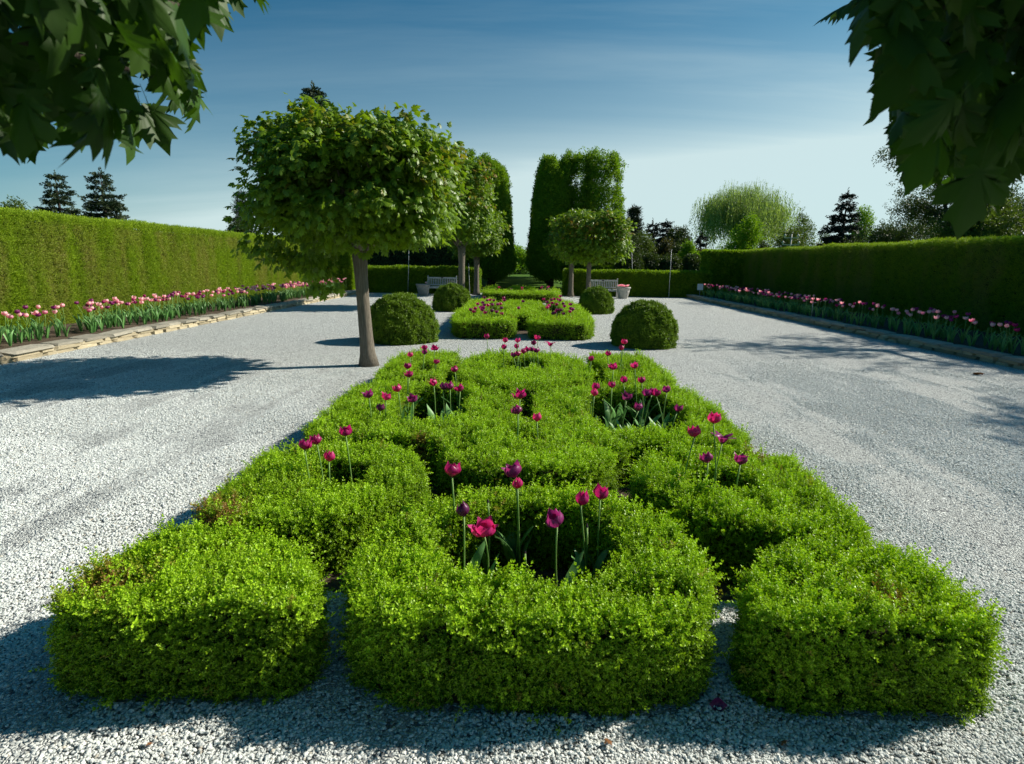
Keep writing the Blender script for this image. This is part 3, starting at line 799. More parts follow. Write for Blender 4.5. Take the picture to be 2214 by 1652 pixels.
# ------------------------------------------------------------------ topiary domes
def dome(label, x, y, r, h, dens=1700, seed=0):
    t = thing('topiary_dome', label, 'topiary', (x, y, 0), 'clipped domes beside the parterres')
    prof = []
    for a in np.linspace(0, math.pi / 2, 60):
        prof.append((r * math.cos(a) ** 0.80 if a < math.pi / 2 - 1e-6 else 0.0, h * math.sin(a) ** 1.0))
    prof = np.array(prof); prof[:, 0] *= 1 - 0.07 * np.clip(1 - prof[:, 1] / (0.35 * h), 0, 1)
    seg = np.hypot(*np.diff(prof, axis=0).T) * (prof[:-1, 0] + prof[1:, 0]) * math.pi
    n = int(seg.sum() * dens); e = rng.choice(len(seg), n, p=seg / seg.sum()); u = rng.uniform(0, 1, n)
    R = prof[e, 0] * (1 - u) + prof[e + 1, 0] * u; Z = prof[e, 1] * (1 - u) + prof[e + 1, 1] * u
    dr = prof[e + 1] - prof[e]; nr = np.stack([dr[:, 1], -dr[:, 0]], 1); nr /= np.linalg.norm(nr, axis=1)[:, None] + 1e-9
    A = rng.uniform(0, 2 * math.pi, n)
    Nn = np.column_stack([nr[:, 0] * np.cos(A), nr[:, 0] * np.sin(A), nr[:, 1]])
    P = np.column_stack([R * np.cos(A), R * np.sin(A), Z])
    P += Nn * ((vnoise(P + seed * 3.1, 2.2) - 0.5) * 0.06 + (vnoise(P + seed, 11.0) - 0.5) * 0.13 - rng.uniform(0.02, 0.07, n))[:, None]
    P[:, 2] = np.maximum(P[:, 2], 0.01)
    tint = np.clip(-0.45 + 1.7 * vnoise(P + seed, 11) + rng.normal(size=n) * 0.2, 0, 1)
    scatter('foliage', 'yew', SPR_YEW, P, q_dir(Nn + rng.normal(size=P.shape) * 0.4 + np.array([0, 0, 0.2])), rng.uniform(0.95, 1.6, n), tint, None, t)
    MB().lathe([(max(0.01, a * 0.90), b * 0.92) for a, b in prof[::6]] + [(0.01, h * 0.92)], 20).build('twig_core', M['core'], t, True)
dome('large clipped dome standing behind the maple trunk', -2.60, 12.95, 0.80, 0.96, seed=1)
dome('large clipped dome at the far gravel corner, right of the second parterre entrance', 2.73, 12.85, 0.71, 0.92, seed=2)
dome('smaller clipped dome in front of the bench with the grey urn', -2.42, 21.2, 0.70, 0.92, 1700, 3)
dome('smaller clipped dome in front of the bench with the flower-filled urn', 2.72, 21.1, 0.63, 0.90, 1700, 4)

# ------------------------------------------------------------------ hedges as blocks
def block_hedge(name, label, x0, x1, y0, y1, h, key, srcs, dens, scale, faces, cat='hedge', group=None, vertical=False, brown=0.0, tvar=0.5, toff=0.0, wob=0.06, topb=0.0):
    cx, cy = (x0 + x1) / 2, (y0 + y1) / 2
    t = thing(name, label, cat, (cx, cy, 0), group)
    g = 0.10 * min(1, scale)
    MB().box(x0 - cx + g, x1 - cx - g, y0 - cy + g, y1 - cy - g, 0, h - g).build('twig_core', M['core'], t)
    Ps, Ns = [], []
    for f in faces:
        if f == 't':
            n = int((x1 - x0) * (y1 - y0) * dens * 0.6); p = np.column_stack([rng.uniform(x0, x1, n), rng.uniform(y0, y1, n), np.full(n, h)]); nn = np.tile((0, 0, 1.0), (n, 1))
        elif f in ('+x', '-x'):
            n = int((y1 - y0) * h * dens); x = x1 if f == '+x' else x0
            p = np.column_stack([np.full(n, x), rng.uniform(y0, y1, n), rng.uniform(0.02, h, n)]); nn = np.tile((1.0 if f == '+x' else -1.0, 0, 0), (n, 1))
        else:
            n = int((x1 - x0) * h * dens); y = y1 if f == '+y' else y0
            p = np.column_stack([rng.uniform(x0, x1, n), np.full(n, y), rng.uniform(0.02, h, n)]); nn = np.tile((0, 1.0 if f == '+y' else -1.0, 0), (n, 1))
        Ps.append(p); Ns.append(nn)
    P = np.concatenate(Ps); Nn = np.concatenate(Ns); n = len(P)
    st = np.array([1.6, 1.6, 0.35]) if vertical else np.ones(3)
    off = (vnoise(P * st, 1.3) - 0.5) * wob + (vnoise(P * st, 4.5) - 0.5) * wob
    P = P + Nn * (off - rng.uniform(0.0, 0.06, n) * scale)[:, None]
    P[:, 2] += (vnoise(P * np.array([1, 1, 0]) + 5.0, 0.8) - 0.5) * 0.09 * np.clip(P[:, 2] / h, 0, 1) ** 3
    D = Nn * (0.75 if vertical else 1.0) + rng.normal(size=P.shape) * 0.32 + np.array([0, 0, 0.75 if vertical else 0.3])
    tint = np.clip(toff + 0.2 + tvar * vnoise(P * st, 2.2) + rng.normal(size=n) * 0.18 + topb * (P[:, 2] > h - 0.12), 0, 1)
    br = None
    if brown:
        b = 0.55 * vnoise(P * np.array([1, 1, 0.22]) + 3.3, 1.7) + 0.45 * vnoise(P * np.array([1, 1, 0.3]) + 9.1, 5.0)
        br = np.clip((b - 0.44) * 3.6, 0, 1) * brown * rng.uniform(0.3, 1.0, n)
        br[P[:, 2] > h - 0.15] *= 0.1
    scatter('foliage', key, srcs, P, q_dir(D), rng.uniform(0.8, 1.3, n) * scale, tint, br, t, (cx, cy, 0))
    return t
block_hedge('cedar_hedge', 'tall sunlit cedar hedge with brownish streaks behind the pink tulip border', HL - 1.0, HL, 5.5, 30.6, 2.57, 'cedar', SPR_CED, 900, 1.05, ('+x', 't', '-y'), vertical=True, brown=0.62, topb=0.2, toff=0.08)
block_hedge('cedar_hedge', 'tall cedar hedge in shade with a thin sunlit rim', HR, HR + 1.0, 5.5, 33.6, 2.47, 'cedar', SPR_CED, 800, 1.05, ('-x', 't', '-y'), vertical=True, brown=0.45, topb=0.8, toff=-0.5)  # leaf tint carries the shade: face darkened, top strip lightened as sunlit rim
block_hedge('hornbeam_hedge', 'leafy hornbeam return at the far end of the sunlit cedar hedge', -10.7, -8.75, 31.0, 32.2, 2.12, 'hbh', SPR_HBH, 420, 1.25, ('-y', '+x', 't'), group='hornbeam hedges at the back of the court')
block_hedge('hornbeam_hedge', 'leafy hornbeam return at the far end of the shaded cedar hedge', 10.15, 12.0, 32.4, 33.7, 2.42, 'hbh', SPR_HBH, 420, 1.25, ('-y', '-x', 't', '+x'), group='hornbeam hedges at the back of the court')
block_hedge('hornbeam_hedge', 'low clipped hornbeam hedge behind the bench with the grey urn', -8.7, -2.25, YB, YB + 0.9, 1.30, 'hbh', SPR_HBH, 420, 1.25, ('-y', '+x', 't'), group='hornbeam hedges at the back of the court')
block_hedge('hornbeam_hedge', 'low clipped hornbeam hedge behind the bench with the flower-filled urn', 2.45, 10.1, YB, YB + 0.9, 1.27, 'hbh', SPR_HBH, 420, 1.25, ('-y', '-x', 't', '+x'), group='hornbeam hedges at the back of the court')

# ------------------------------------------------------------------ dry-stone edgings
def stone_mesh(seed, mat):
    r = np.random.default_rng(seed)
    V = []
    for z in (-0.5, 0.5):
        for (x, y) in ((-0.5, -0.42), (-0.46, 0.42), (-0.2, 0.5), (0.2, 0.48), (0.46, 0.42), (0.5, -0.42), (0.2, -0.5), (-0.2, -0.48)):
            k = 0.93 if z > 0 else 1.0
            V.append((x * k + r.normal() * 0.018, y * k + r.normal() * 0.03, z + r.normal() * 0.05))
    F = [tuple(range(8)), tuple(range(15, 7, -1))] + [(i, 8 + i, 8 + (i + 1) % 8, (i + 1) % 8) for i in range(8)]
    return meshdata('stone', V, F, mat)
ST = [stone_mesh(i, M['stone']) for i in range(6)]; CP = [stone_mesh(20 + i, M['cap']) for i in range(6)]
def edging(label, x, side, y0, y1, jitter=0.0, ret=None):
    t = thing('stone_edging', label, 'stone edging', (x, y0, 0), 'dry-stone edgings of the tulip borders')
    for course, (z0, hh, lmin, lmax) in enumerate(((0.0, 0.068, 0.32, 0.75), (0.068, 0.062, 0.28, 0.7), (0.13, 0.052, 0.55, 1.05))):
        y = y0 + rng.uniform(-0.3, 0)
        while y < y1:
            f = 1.0 + max(0, y - 18) * 0.05
            L = rng.uniform(lmin, lmax) * f; L = min(L, y1 - y + 0.2)
            if L < 0.12: break
            cap = course == 2
            o = link('stone', random.choice(CP if cap else ST), t)
            w = 0.42 if cap else 0.26
            hgt = hh * rng.uniform(0.86, 1.08)
            o.scale = (w, L * 0.985, hgt)
            o.location = (side * (w / 2 - 0.03 * cap + rng.uniform(-0.02, 0.025)), y + L / 2 - y0, z0 + hgt / 2 + 0.001)
            o.rotation_euler = (rng.normal() * 0.012, rng.normal() * 0.025, rng.normal() * 0.03 + (math.pi if random.random() < 0.5 else 0))
            y += L
    return t
edging('pale limestone edging in full sun below the pink tulip border', WL, -1, 5.8, 31.2)
edging('grey limestone edging in shade along the tulips by the dark hedge', WR, 1, 5.8, YB - 0.1)

# ================================================================== TREES
def leaf_points(C, count, rad, droop, outdir, flat=0.6):
    """count leaves round each cluster centre C; returns P, Ydir, Zdir"""
    n = len(C) * count
    ci = np.repeat(np.arange(len(C)), count)
    off = np.clip(rng.normal(size=(n, 3)), -1.6, 1.6) * rad * np.array([1, 1, flat])
    P = C[ci] + off
    out = outdir[ci] + unit_rows(off) * 0.5
    Yd = out * 0.8 + rng.normal(size=(n, 3)) * 0.55 + np.array([0, 0, -droop])
    Zd = out * 0.6 + np.array([0, 0, 1.0]) + rng.normal(size=(n, 3)) * 0.5
    return P, Yd, Zd
def unit_rows(a): return a / (np.linalg.norm(a, axis=1)[:, None] + 1e-9)

def crown_tips(n, c, a, up, dn, shell=0.50, lump=0.11, seed=0.0):
    """points through a flattened globe: radius a, height up above / dn below its centre"""
    d = unit_rows(rng.normal(size=(n, 3))); rr = rng.uniform(shell, 1.0, n) ** 0.8
    lumpv = 1 - lump + 2 * lump * vnoise(d * 2.0 + seed, 1.6)
    s = np.column_stack([np.full(n, a), np.full(n, a), np.where(d[:, 2] > 0, up, dn)])
    # flatten: super-ellipse
    p = np.sign(d) * np.abs(d) ** 0.72
    return np.asarray(c) + p * s * (rr * lumpv)[:, None], d

def maple(label, base, th, c, a, up, dn, ntip, nleaf, size, trunk_r, lean=(0, 0), group='round-headed maples', singles=0, brown=0.25, seed=0.0, tintoff=0.0, branches=14, lim=None, name='maple_tree', extra=(), lump=0.11):
    t = thing(name, label, 'tree', (base[0], base[1], 0), group)
    b = np.array([base[0], base[1], 0.0])
    top = np.array([base[0] + lean[0], base[1] + lean[1], th])
    P = bez(b + np.array([0, 0, -0.05]), (b + top) / 2 + np.array([lean[0] * 0.15, 0, 0]), top, 9)
    rad = [trunk_r * k for k in (1.7, 1.16, 1.02, 0.99, 0.95, 0.94, 0.97, 1.08, 1.2)]
    V, F = tube([p - b for p in P], rad, 14)
    obj('trunk', V, F, M['bark'], t, True)
    tips, dirs = crown_tips(ntip, c, a, up, dn, seed=seed, lump=lump)
    if extra:
        ex = np.array([(at(px, py, Y)[0], Y, at(px, py, Y)[1]) for px, py, Y in extra]); tips = np.concatenate([tips, ex, ex + rng.normal(size=ex.shape) * 0.08]); dirs = np.concatenate([dirs, unit_rows(ex - np.asarray(c)), unit_rows(ex - np.asarray(c))])
    if lim is not None:
        k = lim(tips); tips, dirs = tips[k], dirs[k]
    for i in rng.choice(len(tips), min(branches, len(tips)), replace=False):
        e = tips[i]; mid = (top + e) / 2 + np.array([0, 0, -0.12]) + rv(0.12)
        mid[2] = max(mid[2], top[2] + 0.1)
        V, F = tube([p - b for p in bez(top + np.array([0, 0, -0.12]), mid, top + (e - top) * 0.92, 8)], list(np.linspace(trunk_r * 0.50, trunk_r * 0.06, 8)), 6)
        obj('branch', V, F, M['bark'], t, True)
    Pl, Yd, Zd = leaf_points(tips, nleaf, 0.17 * a / 2.0 + 0.05, 0.55, unit_rows(tips - np.asarray(c)))
    n = len(Pl)
    S = size * rng.uniform(0.65, 1.2, n)
    tint = np.clip(0.1 + 0.5 * vnoise(Pl + seed, 1.8) + rng.normal(size=n) * 0.2 + tintoff, 0, 1)
    ci = np.repeat(rng.uniform(0, 1, len(tips)), nleaf)
    br = np.where((ci < 0.24) & (rng.uniform(0, 1, n) < 0.6) & (Pl[:, 2] > c[2] - 0.2), brown * rng.uniform(0.4, 1.6, n), 0.0)
    Q = q_frame(Yd, Zd)
    keep = np.ones(n, bool)
    if lim is not None: keep = lim(Pl)
    if singles:
        outn = np.linalg.norm((Pl - np.asarray(c)) / np.array([a, a, (up + dn) / 2]), axis=1)
        score = outn - 0.25 * (Pl[:, 1] - c[1]) / a
        score[~keep] = -9
        idx = np.argsort(-score)[:singles]; keep[idx] = False
        ms = [m.copy() for m in MAPLE_MESH]
        for m in ms: m.materials[0] = M['maple_single']
        for j in idx:
            o = link('leaf', ms[j % 4], t); o.location = Pl[j] - b; o.rotation_mode = 'QUATERNION'; o.rotation_quaternion = Q[j]; o.scale = (S[j],) * 3
    scatter('crown', 'maple', SRC_MAPLE, Pl[keep], Q[keep], S[keep], tint[keep], np.clip(br[keep], 0, 1), t, b)
    return t

cx_, cz_ = at(760, 400, 9.75)
maple('round-headed maple with a thick bare trunk standing on the sunlit gravel', (-2.52, 9.75), 1.98, (cx_ + 0.16, 9.75, 2.80), 1.48, 1.08, 0.82, 520, 36, 0.122, 0.110, extra=[(575, 520, 9.4), (600, 548, 9.6), (640, 552, 9.9), (688, 575, 9.5), (700, 605, 9.5), (672, 556, 9.7), (555, 480, 9.3)], lump=0.15, lean=(-0.11, 0.05), singles=260, seed=1.0, branches=18)
maple('taller maple with bronze tips half hidden behind the nearest maple', (-2.25, 23.0), 2.3, (-2.55, 23.0, 3.9), 1.45, 1.75, 1.5, 330, 24, 0.145, 0.13, seed=5.0, brown=0.5, branches=10)
maple('left farther maple whose trunk stands beside the end of the low hedge', (-2.28, 31.3), 1.95, (-2.3, 31.3, 3.1), 1.5, 1.3, 1.1, 300, 22, 0.15, 0.14, seed=7.0, branches=8)
maple('small maple with a straight trunk before the bench with the flower-filled urn', (2.86, 25.0), 1.9, (2.95, 25.0, 2.85), 1.45, 0.95, 1.05, 320, 24, 0.145, 0.10, seed=9.0, brown=0.45, branches=8)
maple('small maple whose trunk stands at the end of the low hedge by the grass path', (2.66, 31.2), 1.9, (2.9, 31.2, 3.0), 1.5, 1.3, 1.05, 300, 22, 0.15, 0.13, seed=11.0, brown=0.45, branches=8)

# two maples whose crowns hang into the picture from above
MASS_L = np.array([(-900, -900), (560, -900), (535, -10), (500, 18), (455, 5), (425, 60), (405, 120), (435, 190), (440, 245), (385, 235), (370, 275), (300, 280), (300, 345), (240, 350), (190, 300), (110, 345), (40, 305), (0, 330), (-900, 360)], float)
MASS_R = np.array([(3200, -900), (1795, -900), (1808, 50), (1870, 40), (1925, 110), (1955, 190), (1915, 245), (1955, 310), (1985, 390), (2060, 410), (2110, 440), (2170, 370), (2225, 330), (3200, 350)], float)
def overhang(label, base, c, mass, nsingle, depth, flip):
    t = thing('maple_tree', label, 'tree', (base[0], base[1], 0), 'round-headed maples')
    b = np.array([base[0], base[1], 0.0]); top = b + np.array([0, 0, 2.0])
    V, F = tube([(0, 0, -0.05), (0, 0, 0.3), (0.02, 0, 1.0), (0, 0.02, 2.0)], [0.19, 0.15, 0.135, 0.16], 12); obj('trunk', V, F, M['bark'], t, True)
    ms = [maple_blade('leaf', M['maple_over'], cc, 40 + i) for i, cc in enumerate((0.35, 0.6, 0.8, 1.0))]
    lo, hi = np.maximum(mass.min(0), (-260, -260)), np.minimum(mass.max(0), (IW + 260, 600))
    got = []
    while len(got) < nsingle:
        q = rng.uniform(lo, hi, (1, 2))
        if not inside(q, mass)[0]: continue
        Y = rng.uniform(*depth); x, z = at(q[0, 0], q[0, 1], Y); got.append((x, Y, z))
    P = np.array(got)
    out = unit_rows(P - np.asarray(c)); n = len(P)
    Yd = out * 0.45 + rng.normal(size=(n, 3)) * 0.38 + np.array([0, 0, -1.0])
    Zd = np.column_stack([np.zeros(n), np.full(n, -0.5), np.full(n, 0.5)]) + out * 0.5 + rng.normal(size=(n, 3)) * 0.55
    Q = q_frame(Yd, Zd)
    for j in range(n):
        o = link('leaf', ms[j % 4], t); s = rng.uniform(0.06, 0.118)
        d = unit(Yd[j]); o.location = P[j] - b - d * s * 0.4
        o.rotation_mode = 'QUATERNION'; o.rotation_quaternion = Q[j]; o.scale = (s * 0.92, s, s)
    for i in rng.choice(n, 30, replace=False):
        e = P[i] + np.array([0, 0.05, 0.10]); mid = (top + e) / 2 + np.array([0, 0, 0.25])
        V, F = tube([p - b for p in bez(top, mid, e, 8)], list(np.linspace(0.05, 0.004, 8)), 6); obj('branch', V, F, M['bark_dark'], t, True)
    # rest of the crown, outside the view
    tips, dirs = crown_tips(130 if base[0] < 0 else 300, c, 1.95 if base[0] < 0 else 1.7, 1.5 if base[0] < 0 else 1.2, 1.1, shell=0.3)
    Pl, Yd, Zd = leaf_points(tips, 26, 0.2, 0.7, dirs)
    px, py, dp = proj(Pl)
    m = 230
    infr = (dp > 0.0) & (px > -m) & (px < IW + m) & (py > -m) & (py < IH + m)
    infr |= np.linalg.norm(Pl - EYE, axis=1) < 0.55
    infr |= (np.abs(Pl[:, 0]) < 0.45)
    k = ~infr
    got = []
    while len(got) < 420:
        q = rng.uniform(lo, hi, (1, 2))
        if not inside(q, mass)[0]: continue
        Y = rng.uniform(1.25, 2.3); x, z = at(q[0, 0], q[0, 1] - 30, Y); got.append((x, Y, z))
    Pi = np.array(got); m_ = len(Pi); oi_ = unit_rows(Pi - np.asarray(c))
    Yi = oi_ * 0.45 + rng.normal(size=(m_, 3)) * 0.45 + np.array([0, 0, -0.9])
    Zi = np.column_stack([np.zeros(m_), np.full(m_, -0.4), np.full(m_, 0.6)]) + oi_ * 0.5 + rng.normal(size=(m_, 3)) * 0.6
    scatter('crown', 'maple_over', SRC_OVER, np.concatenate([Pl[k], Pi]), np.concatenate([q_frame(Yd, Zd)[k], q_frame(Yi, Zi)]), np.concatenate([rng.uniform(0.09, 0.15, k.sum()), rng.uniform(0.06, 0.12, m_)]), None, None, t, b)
    return t
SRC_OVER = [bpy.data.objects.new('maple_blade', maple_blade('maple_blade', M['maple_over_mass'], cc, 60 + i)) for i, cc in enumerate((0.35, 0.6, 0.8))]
overhang('overhead maple branch with a few sunlit leaves hanging into the upper left corner', (-2.6, 0.25), (-2.45, 0.5, 2.95), MASS_L, 290, (0.9, 1.7), 1)
overhang('overhead maple branch in deep shade hanging into the upper right corner', (2.75, 0.2), (2.55, 0.5, 2.95), MASS_R, 295, (0.9, 1.7), -1)

# columnar hornbeams of the alley
def hornbeam(label, x, y, h, r, z0=0.7, dens=1.0, group='columnar hornbeams along the grass path'):
    t = thing('hornbeam_tree', label, 'tree', (x, y, 0), group)
    V, F = tube([(0, 0, -0.05), (0.03, 0, 1.0), (0, 0.02, 3.0), (0, 0, h * 0.75)], [0.16, 0.13, 0.10, 0.03], 9); obj('trunk', V, F, M['bark_dark'], t, True)
    n = int(2700 * dens)
    u = rng.uniform(0, 1, n); z = z0 + (h - z0) * u
    a = rng.uniform(0, 2 * math.pi, n)
    prof = r * (1.34 - 0.44 * u) * np.clip((1.02 - u) / 0.10, 0, 1) ** 0.4 * np.clip((u + 0.03) / 0.10, 0, 1) ** 0.5
    lump = 0.80 + 0.34 * vnoise(np.column_stack([np.cos(a) * 2.2, np.sin(a) * 2.2, z * 0.30]) + x * 3 + y, 1.3) + 0.16 * (vnoise(np.column_stack([np.cos(a) * 2, np.sin(a) * 2, z]) + x, 2.5) - 0.5)
    rr = prof * lump * np.sqrt(rng.uniform(0.45, 1.0, n))
    # ragged shoots at the top
    z += np.where(u > 0.8, (vnoise(np.column_stack([np.cos(a) * rr, np.sin(a) * rr, z * 0]) + x, 2.2) - 0.45) * 1.9, 0)
    P = np.column_stack([rr * np.cos(a), rr * np.sin(a), z])
    D = np.column_stack([np.cos(a) * 0.7, np.sin(a) * 0.7, np.full(n, 0.8)]) + rng.normal(size=(n, 3)) * 0.3
    tint = np.clip(0.1 + 0.55 * vnoise(P + x, 1.1) + 0.3 * u + rng.normal(size=n) * 0.15, 0, 1)
    scatter('crown', 'hb', SPR_HB, P, q_dir(D), rng.uniform(0.75, 1.25, n), tint, None, t)
    for k in range(5):
        aa = rng.uniform(0, 2 * math.pi); e = rng.uniform(0.5, 0.95) * r
        V, F = tube(bez((0, 0, 1.2 + 0.3 * k), (e * 0.7 * math.cos(aa), e * 0.7 * math.sin(aa), h * 0.35), (e * math.cos(aa), e * math.sin(aa), h * rng.uniform(0.7, 0.95)), 7), list(np.linspace(0.05, 0.012, 7)), 5); obj('branch', V, F, M['bark_dark'], t, True)
hb = [(2.0, 38.0, 7.7, 1.12, 'front hornbeam column by the grass path, above the two small maples'),
      (3.45, 38.7, 8.0, 1.25, 'middle hornbeam column of the clump above the two small maples'),
      (5.0, 38.3, 7.8, 1.18, 'outer hornbeam column with bare shoots beside the dark pines'),
      (-1.95, 38.0, 7.6, 1.05, 'front hornbeam column by the grass path, behind the farther left maple'),
      (-3.75, 38.3, 7.8, 1.05, 'hornbeam column half hidden behind the bronze-tipped maple')]
for k in range(8):
    y = 41.4 + 3.5 * k
    w = ('second', 'third', 'fourth', 'fifth', 'sixth', 'seventh', 'eighth', 'farthest')[k]
    hb += [(2.1 + 0.03 * k, y, 7.9 + rng.normal() * 0.2, 1.15, w + ' hornbeam in the row right of the grass path'), (-2.05 - 0.03 * k, y, 7.7 + rng.normal() * 0.2, 1.15, w + ' hornbeam in the row left of the grass path')]
for x, y, h, r, lab in hb: hornbeam(lab, x, y, h, r)

# generic broadleaf, conifer, willow
def broadleaf(name, label, px, top, wpx, Y, kind, z0f=0.12, n=420, lobes=7, sc=1.0, base=None, group=None, dense=0.35, trunk=True, flat=1.0):
    x0, z1 = at(px, top, Y); w = wpx / FPX * Y / 2
    if base is not None: x0, z1, w = base
    t = thing(name, label, 'shrub' if name.endswith('shrub') else 'tree', (x0, Y, 0), group)
    zb = z1 * z0f; hc = (z1 - zb)
    L = []
    for k in range(lobes):
        a = rng.uniform(0, 2 * math.pi); u = (k + 0.5) / lobes
        rr = w * 0.55 * math.sin(math.pi * (0.15 + 0.8 * u)) * (1 if k else 0)
        L.append((rr * math.cos(a), rr * math.sin(a), zb + hc * (0.2 + 0.62 * u), w * rng.uniform(0.42, 0.62) * (1.15 - 0.45 * u), hc * rng.uniform(0.18, 0.28)))
    Ps = []; Os = []
    for lx, ly, lz, lr, lh in L:
        m = n // lobes; d = unit_rows(rng.normal(size=(m, 3))); r_ = rng.uniform(dense, 1.0, m) ** 0.5
        r_ *= 0.72 + 0.56 * vnoise(d * 2 + lx + lz + px, 1.5)
        Ps.append(np.array([lx, ly, lz]) + d * np.array([lr, lr, lh]) * r_[:, None]); Os.append(d)
    P = np.concatenate(Ps); D = np.concatenate(Os)
    P[:, 2] = np.maximum(P[:, 2], 0.1)
    tint = np.clip(0.2 + 0.45 * vnoise(P + px, 0.9) + rng.normal(size=len(P)) * 0.15, 0, 1)
    scatter('crown', kind, CLUST[kind], P, q_dir(D + rng.normal(size=D.shape) * 0.5 + np.array([0, 0, 0.3])), rng.uniform(0.8, 1.35, len(P)) * sc, tint, None, t)
    if trunk:
        V, F = tube([(0, 0, -0.05), (0.05, 0, zb + 0.3), (0, 0.05, zb + hc * 0.5), (0.1, 0, zb + hc * 0.85)], [w * 0.09 + 0.04, w * 0.07 + 0.03, w * 0.04 + 0.02, 0.012], 8); obj('trunk', V, F, M['bark_dark'], t, True)
        for lx, ly, lz, lr, lh in L:
            V, F = tube(bez((0, 0, zb + 0.2), (lx * 0.3, ly * 0.3, lz * 0.75), (lx, ly, lz + lh * 0.4), 6), list(np.linspace(w * 0.035 + 0.02, 0.01, 6)), 5); obj('branch', V, F, M['bark_dark'], t, True)
    return t
def conifer(label, px, top, wpx, Y, key='spruce', srcs=None, tiers=15, z0=0.4, sc=1.0, name='spruce_tree', group='conifers beyond the hedges', up=-0.25, ragged=0.2, baseY=None):
    x0, z1 = at(px, top, Y); w = wpx / FPX * Y / 2
    t = thing(name, label, 'tree', (x0, Y, 0), group)
    V, F = tube([(0, 0, -0.05), (0.03, 0, z1 * 0.5), (0, 0, z1 * 0.98)], [w * 0.09 + 0.05, w * 0.05 + 0.03, 0.01], 8); obj('trunk', V, F, M['bark_dark'], t, True)
    Ps = []; Ds = []
    bm = MB()
    for k in range(tiers):
        u = (k + rng.uniform(-0.3, 0.3)) / tiers; u = min(max(u, 0), 0.985)
        z = z0 + (z1 - z0) * u; R_ = w * (1 - u) ** 0.85 + 0.08
        nb = max(4, int(9 - 4 * u)); a0 = rng.uniform(0, 6.3)
        for j in range(nb):
            a = a0 + 2 * math.pi * j / nb + rng.normal() * 0.15; R2 = R_ * (1 + rng.normal() * ragged)
            e = np.array([R2 * math.cos(a), R2 * math.sin(a), up * R2 * 0.8])
            st = max(2, int(R2 / (0.20 * sc)))
            bm.tube([np.array([0, 0, z]), np.array([e[0] * 0.5, e[1] * 0.5, z + e[2] * 0.35]), np.array([e[0] * 0.95, e[1] * 0.95, z + e[2] + 0.08 * R2])], [0.025, 0.018, 0.006], 4, False)
            for s_ in range(st):
                f = (s_ + 0.5) / st
                p = np.array([e[0] * f, e[1] * f, z + e[2] * f * (0.7 + 0.3 * f) + 0.10 * R2 * f * f])
                Ps.append(p + rv(0.05 * sc)); Ds.append(np.array([math.cos(a), math.sin(a), up + 0.35 * f]) + rv(0.28))
                if f > 0.3:
                    for sg in (-1, 1):
                        Ps.append(p + rv(0.05 * sc)); Ds.append(np.array([math.cos(a + sg * 0.9), math.sin(a + sg * 0.9), up + 0.1]) + rv(0.25))
    Ps.append(np.array([0, 0, z1 - 0.3])); Ds.append(np.array([0, 0, 1.0]))
    bm.build('branches', M['bark_dark'], t)
    P = np.array(Ps); D = np.array(Ds)
    tint = np.clip(0.1 + 0.6 * np.hypot(P[:, 0], P[:, 1]) / (w + 0.01) * 0.6 + rng.normal(size=len(P)) * 0.2, 0, 1)
    scatter('crown', key, srcs, P, q_dir(D), rng.uniform(0.75, 1.2, len(P)) * sc, tint, None, t)
    return t

GH = 'trees beyond the sunlit hedge'
conifer('shaggy dark spruce above the sunlit hedge, left of its twin', 118, 372, 118, 46, 'spruce', SPR_SPRUCE, 17, 0.5, 1.15, group=GH)
conifer('broad olive-tipped spruce above the sunlit hedge, right of its twin', 216, 368, 132, 44, 'spruce', SPR_SPRUCE, 17, 0.5, 1.15, group=GH)
conifer('thin little spruce tip showing above the hedge between two trees', 74, 452, 26, 60, 'spruce', SPR_SPRUCED, 10, 0.5, 1.0, group=GH)
broadleaf('broadleaf_tree', 'pale green airy tree above the hedge at the left edge', 22, 425, 105, 58, 'olive', 0.1, 420, 7, 1.3, group=GH)
broadleaf('broadleaf_tree', 'faint pale tree showing between the two spruces and the thin tip', 92, 455, 40, 75, 'olive', 0.1, 160, 5, 1.3, group=GH)
conifer('tall dark spruce whose top shows above the nearest maple crown', 676, 186, 200, 40, 'spruce', SPR_SPRUCE, 26, 3.0, 1.2, group=GH)
conifer('slim pine beside the maple crown, above the sunlit hedge', 521, 410, 74, 50, 'pine', SPR_PINE, 14, 0.5, 1.3, name='pine_tree', group=GH, up=0.1)
def arborvitae(label, px, top, wpx, Y, group, key='dullgreen', dens=420, name='arborvitae_shrub'):
    x0, z1 = at(px, top, Y); w = wpx / FPX * Y / 2
    t = thing(name, label, 'shrub', (x0, Y, 0), group)
    u = rng.uniform(0, 1, dens); a = rng.uniform(0, 2 * math.pi, dens)
    r = w * np.sqrt(np.clip(1 - u ** 3, 0, 1)) * (0.85 + 0.3 * rng.uniform(0, 1, dens)) * (0.75 + 0.25 * np.clip(u * 5, 0, 1))
    P = np.column_stack([r * np.cos(a), r * np.sin(a), 0.1 + u * (z1 - 0.25)])
    D = np.column_stack([np.cos(a), np.sin(a), 0.8 + u]) + rng.normal(size=(dens, 3)) * 0.3
    scatter('foliage', key, CLUST[key], P, q_dir(D), rng.uniform(0.6, 1.0, dens), None, None, t)
    MB().lathe([(w * 0.7, 0), (w * 0.82, z1 * 0.4), (w * 0.65, z1 * 0.75), (w * 0.2, z1 * 0.92)], 12).build('twig_core', M['core'], t, True)
    return t
arborvitae('rounded dark arborvitae top beside the maple crown, over the sunlit hedge', 512, 480, 52, 34, GH)
GB = 'dark shrubs behind the low hedges'
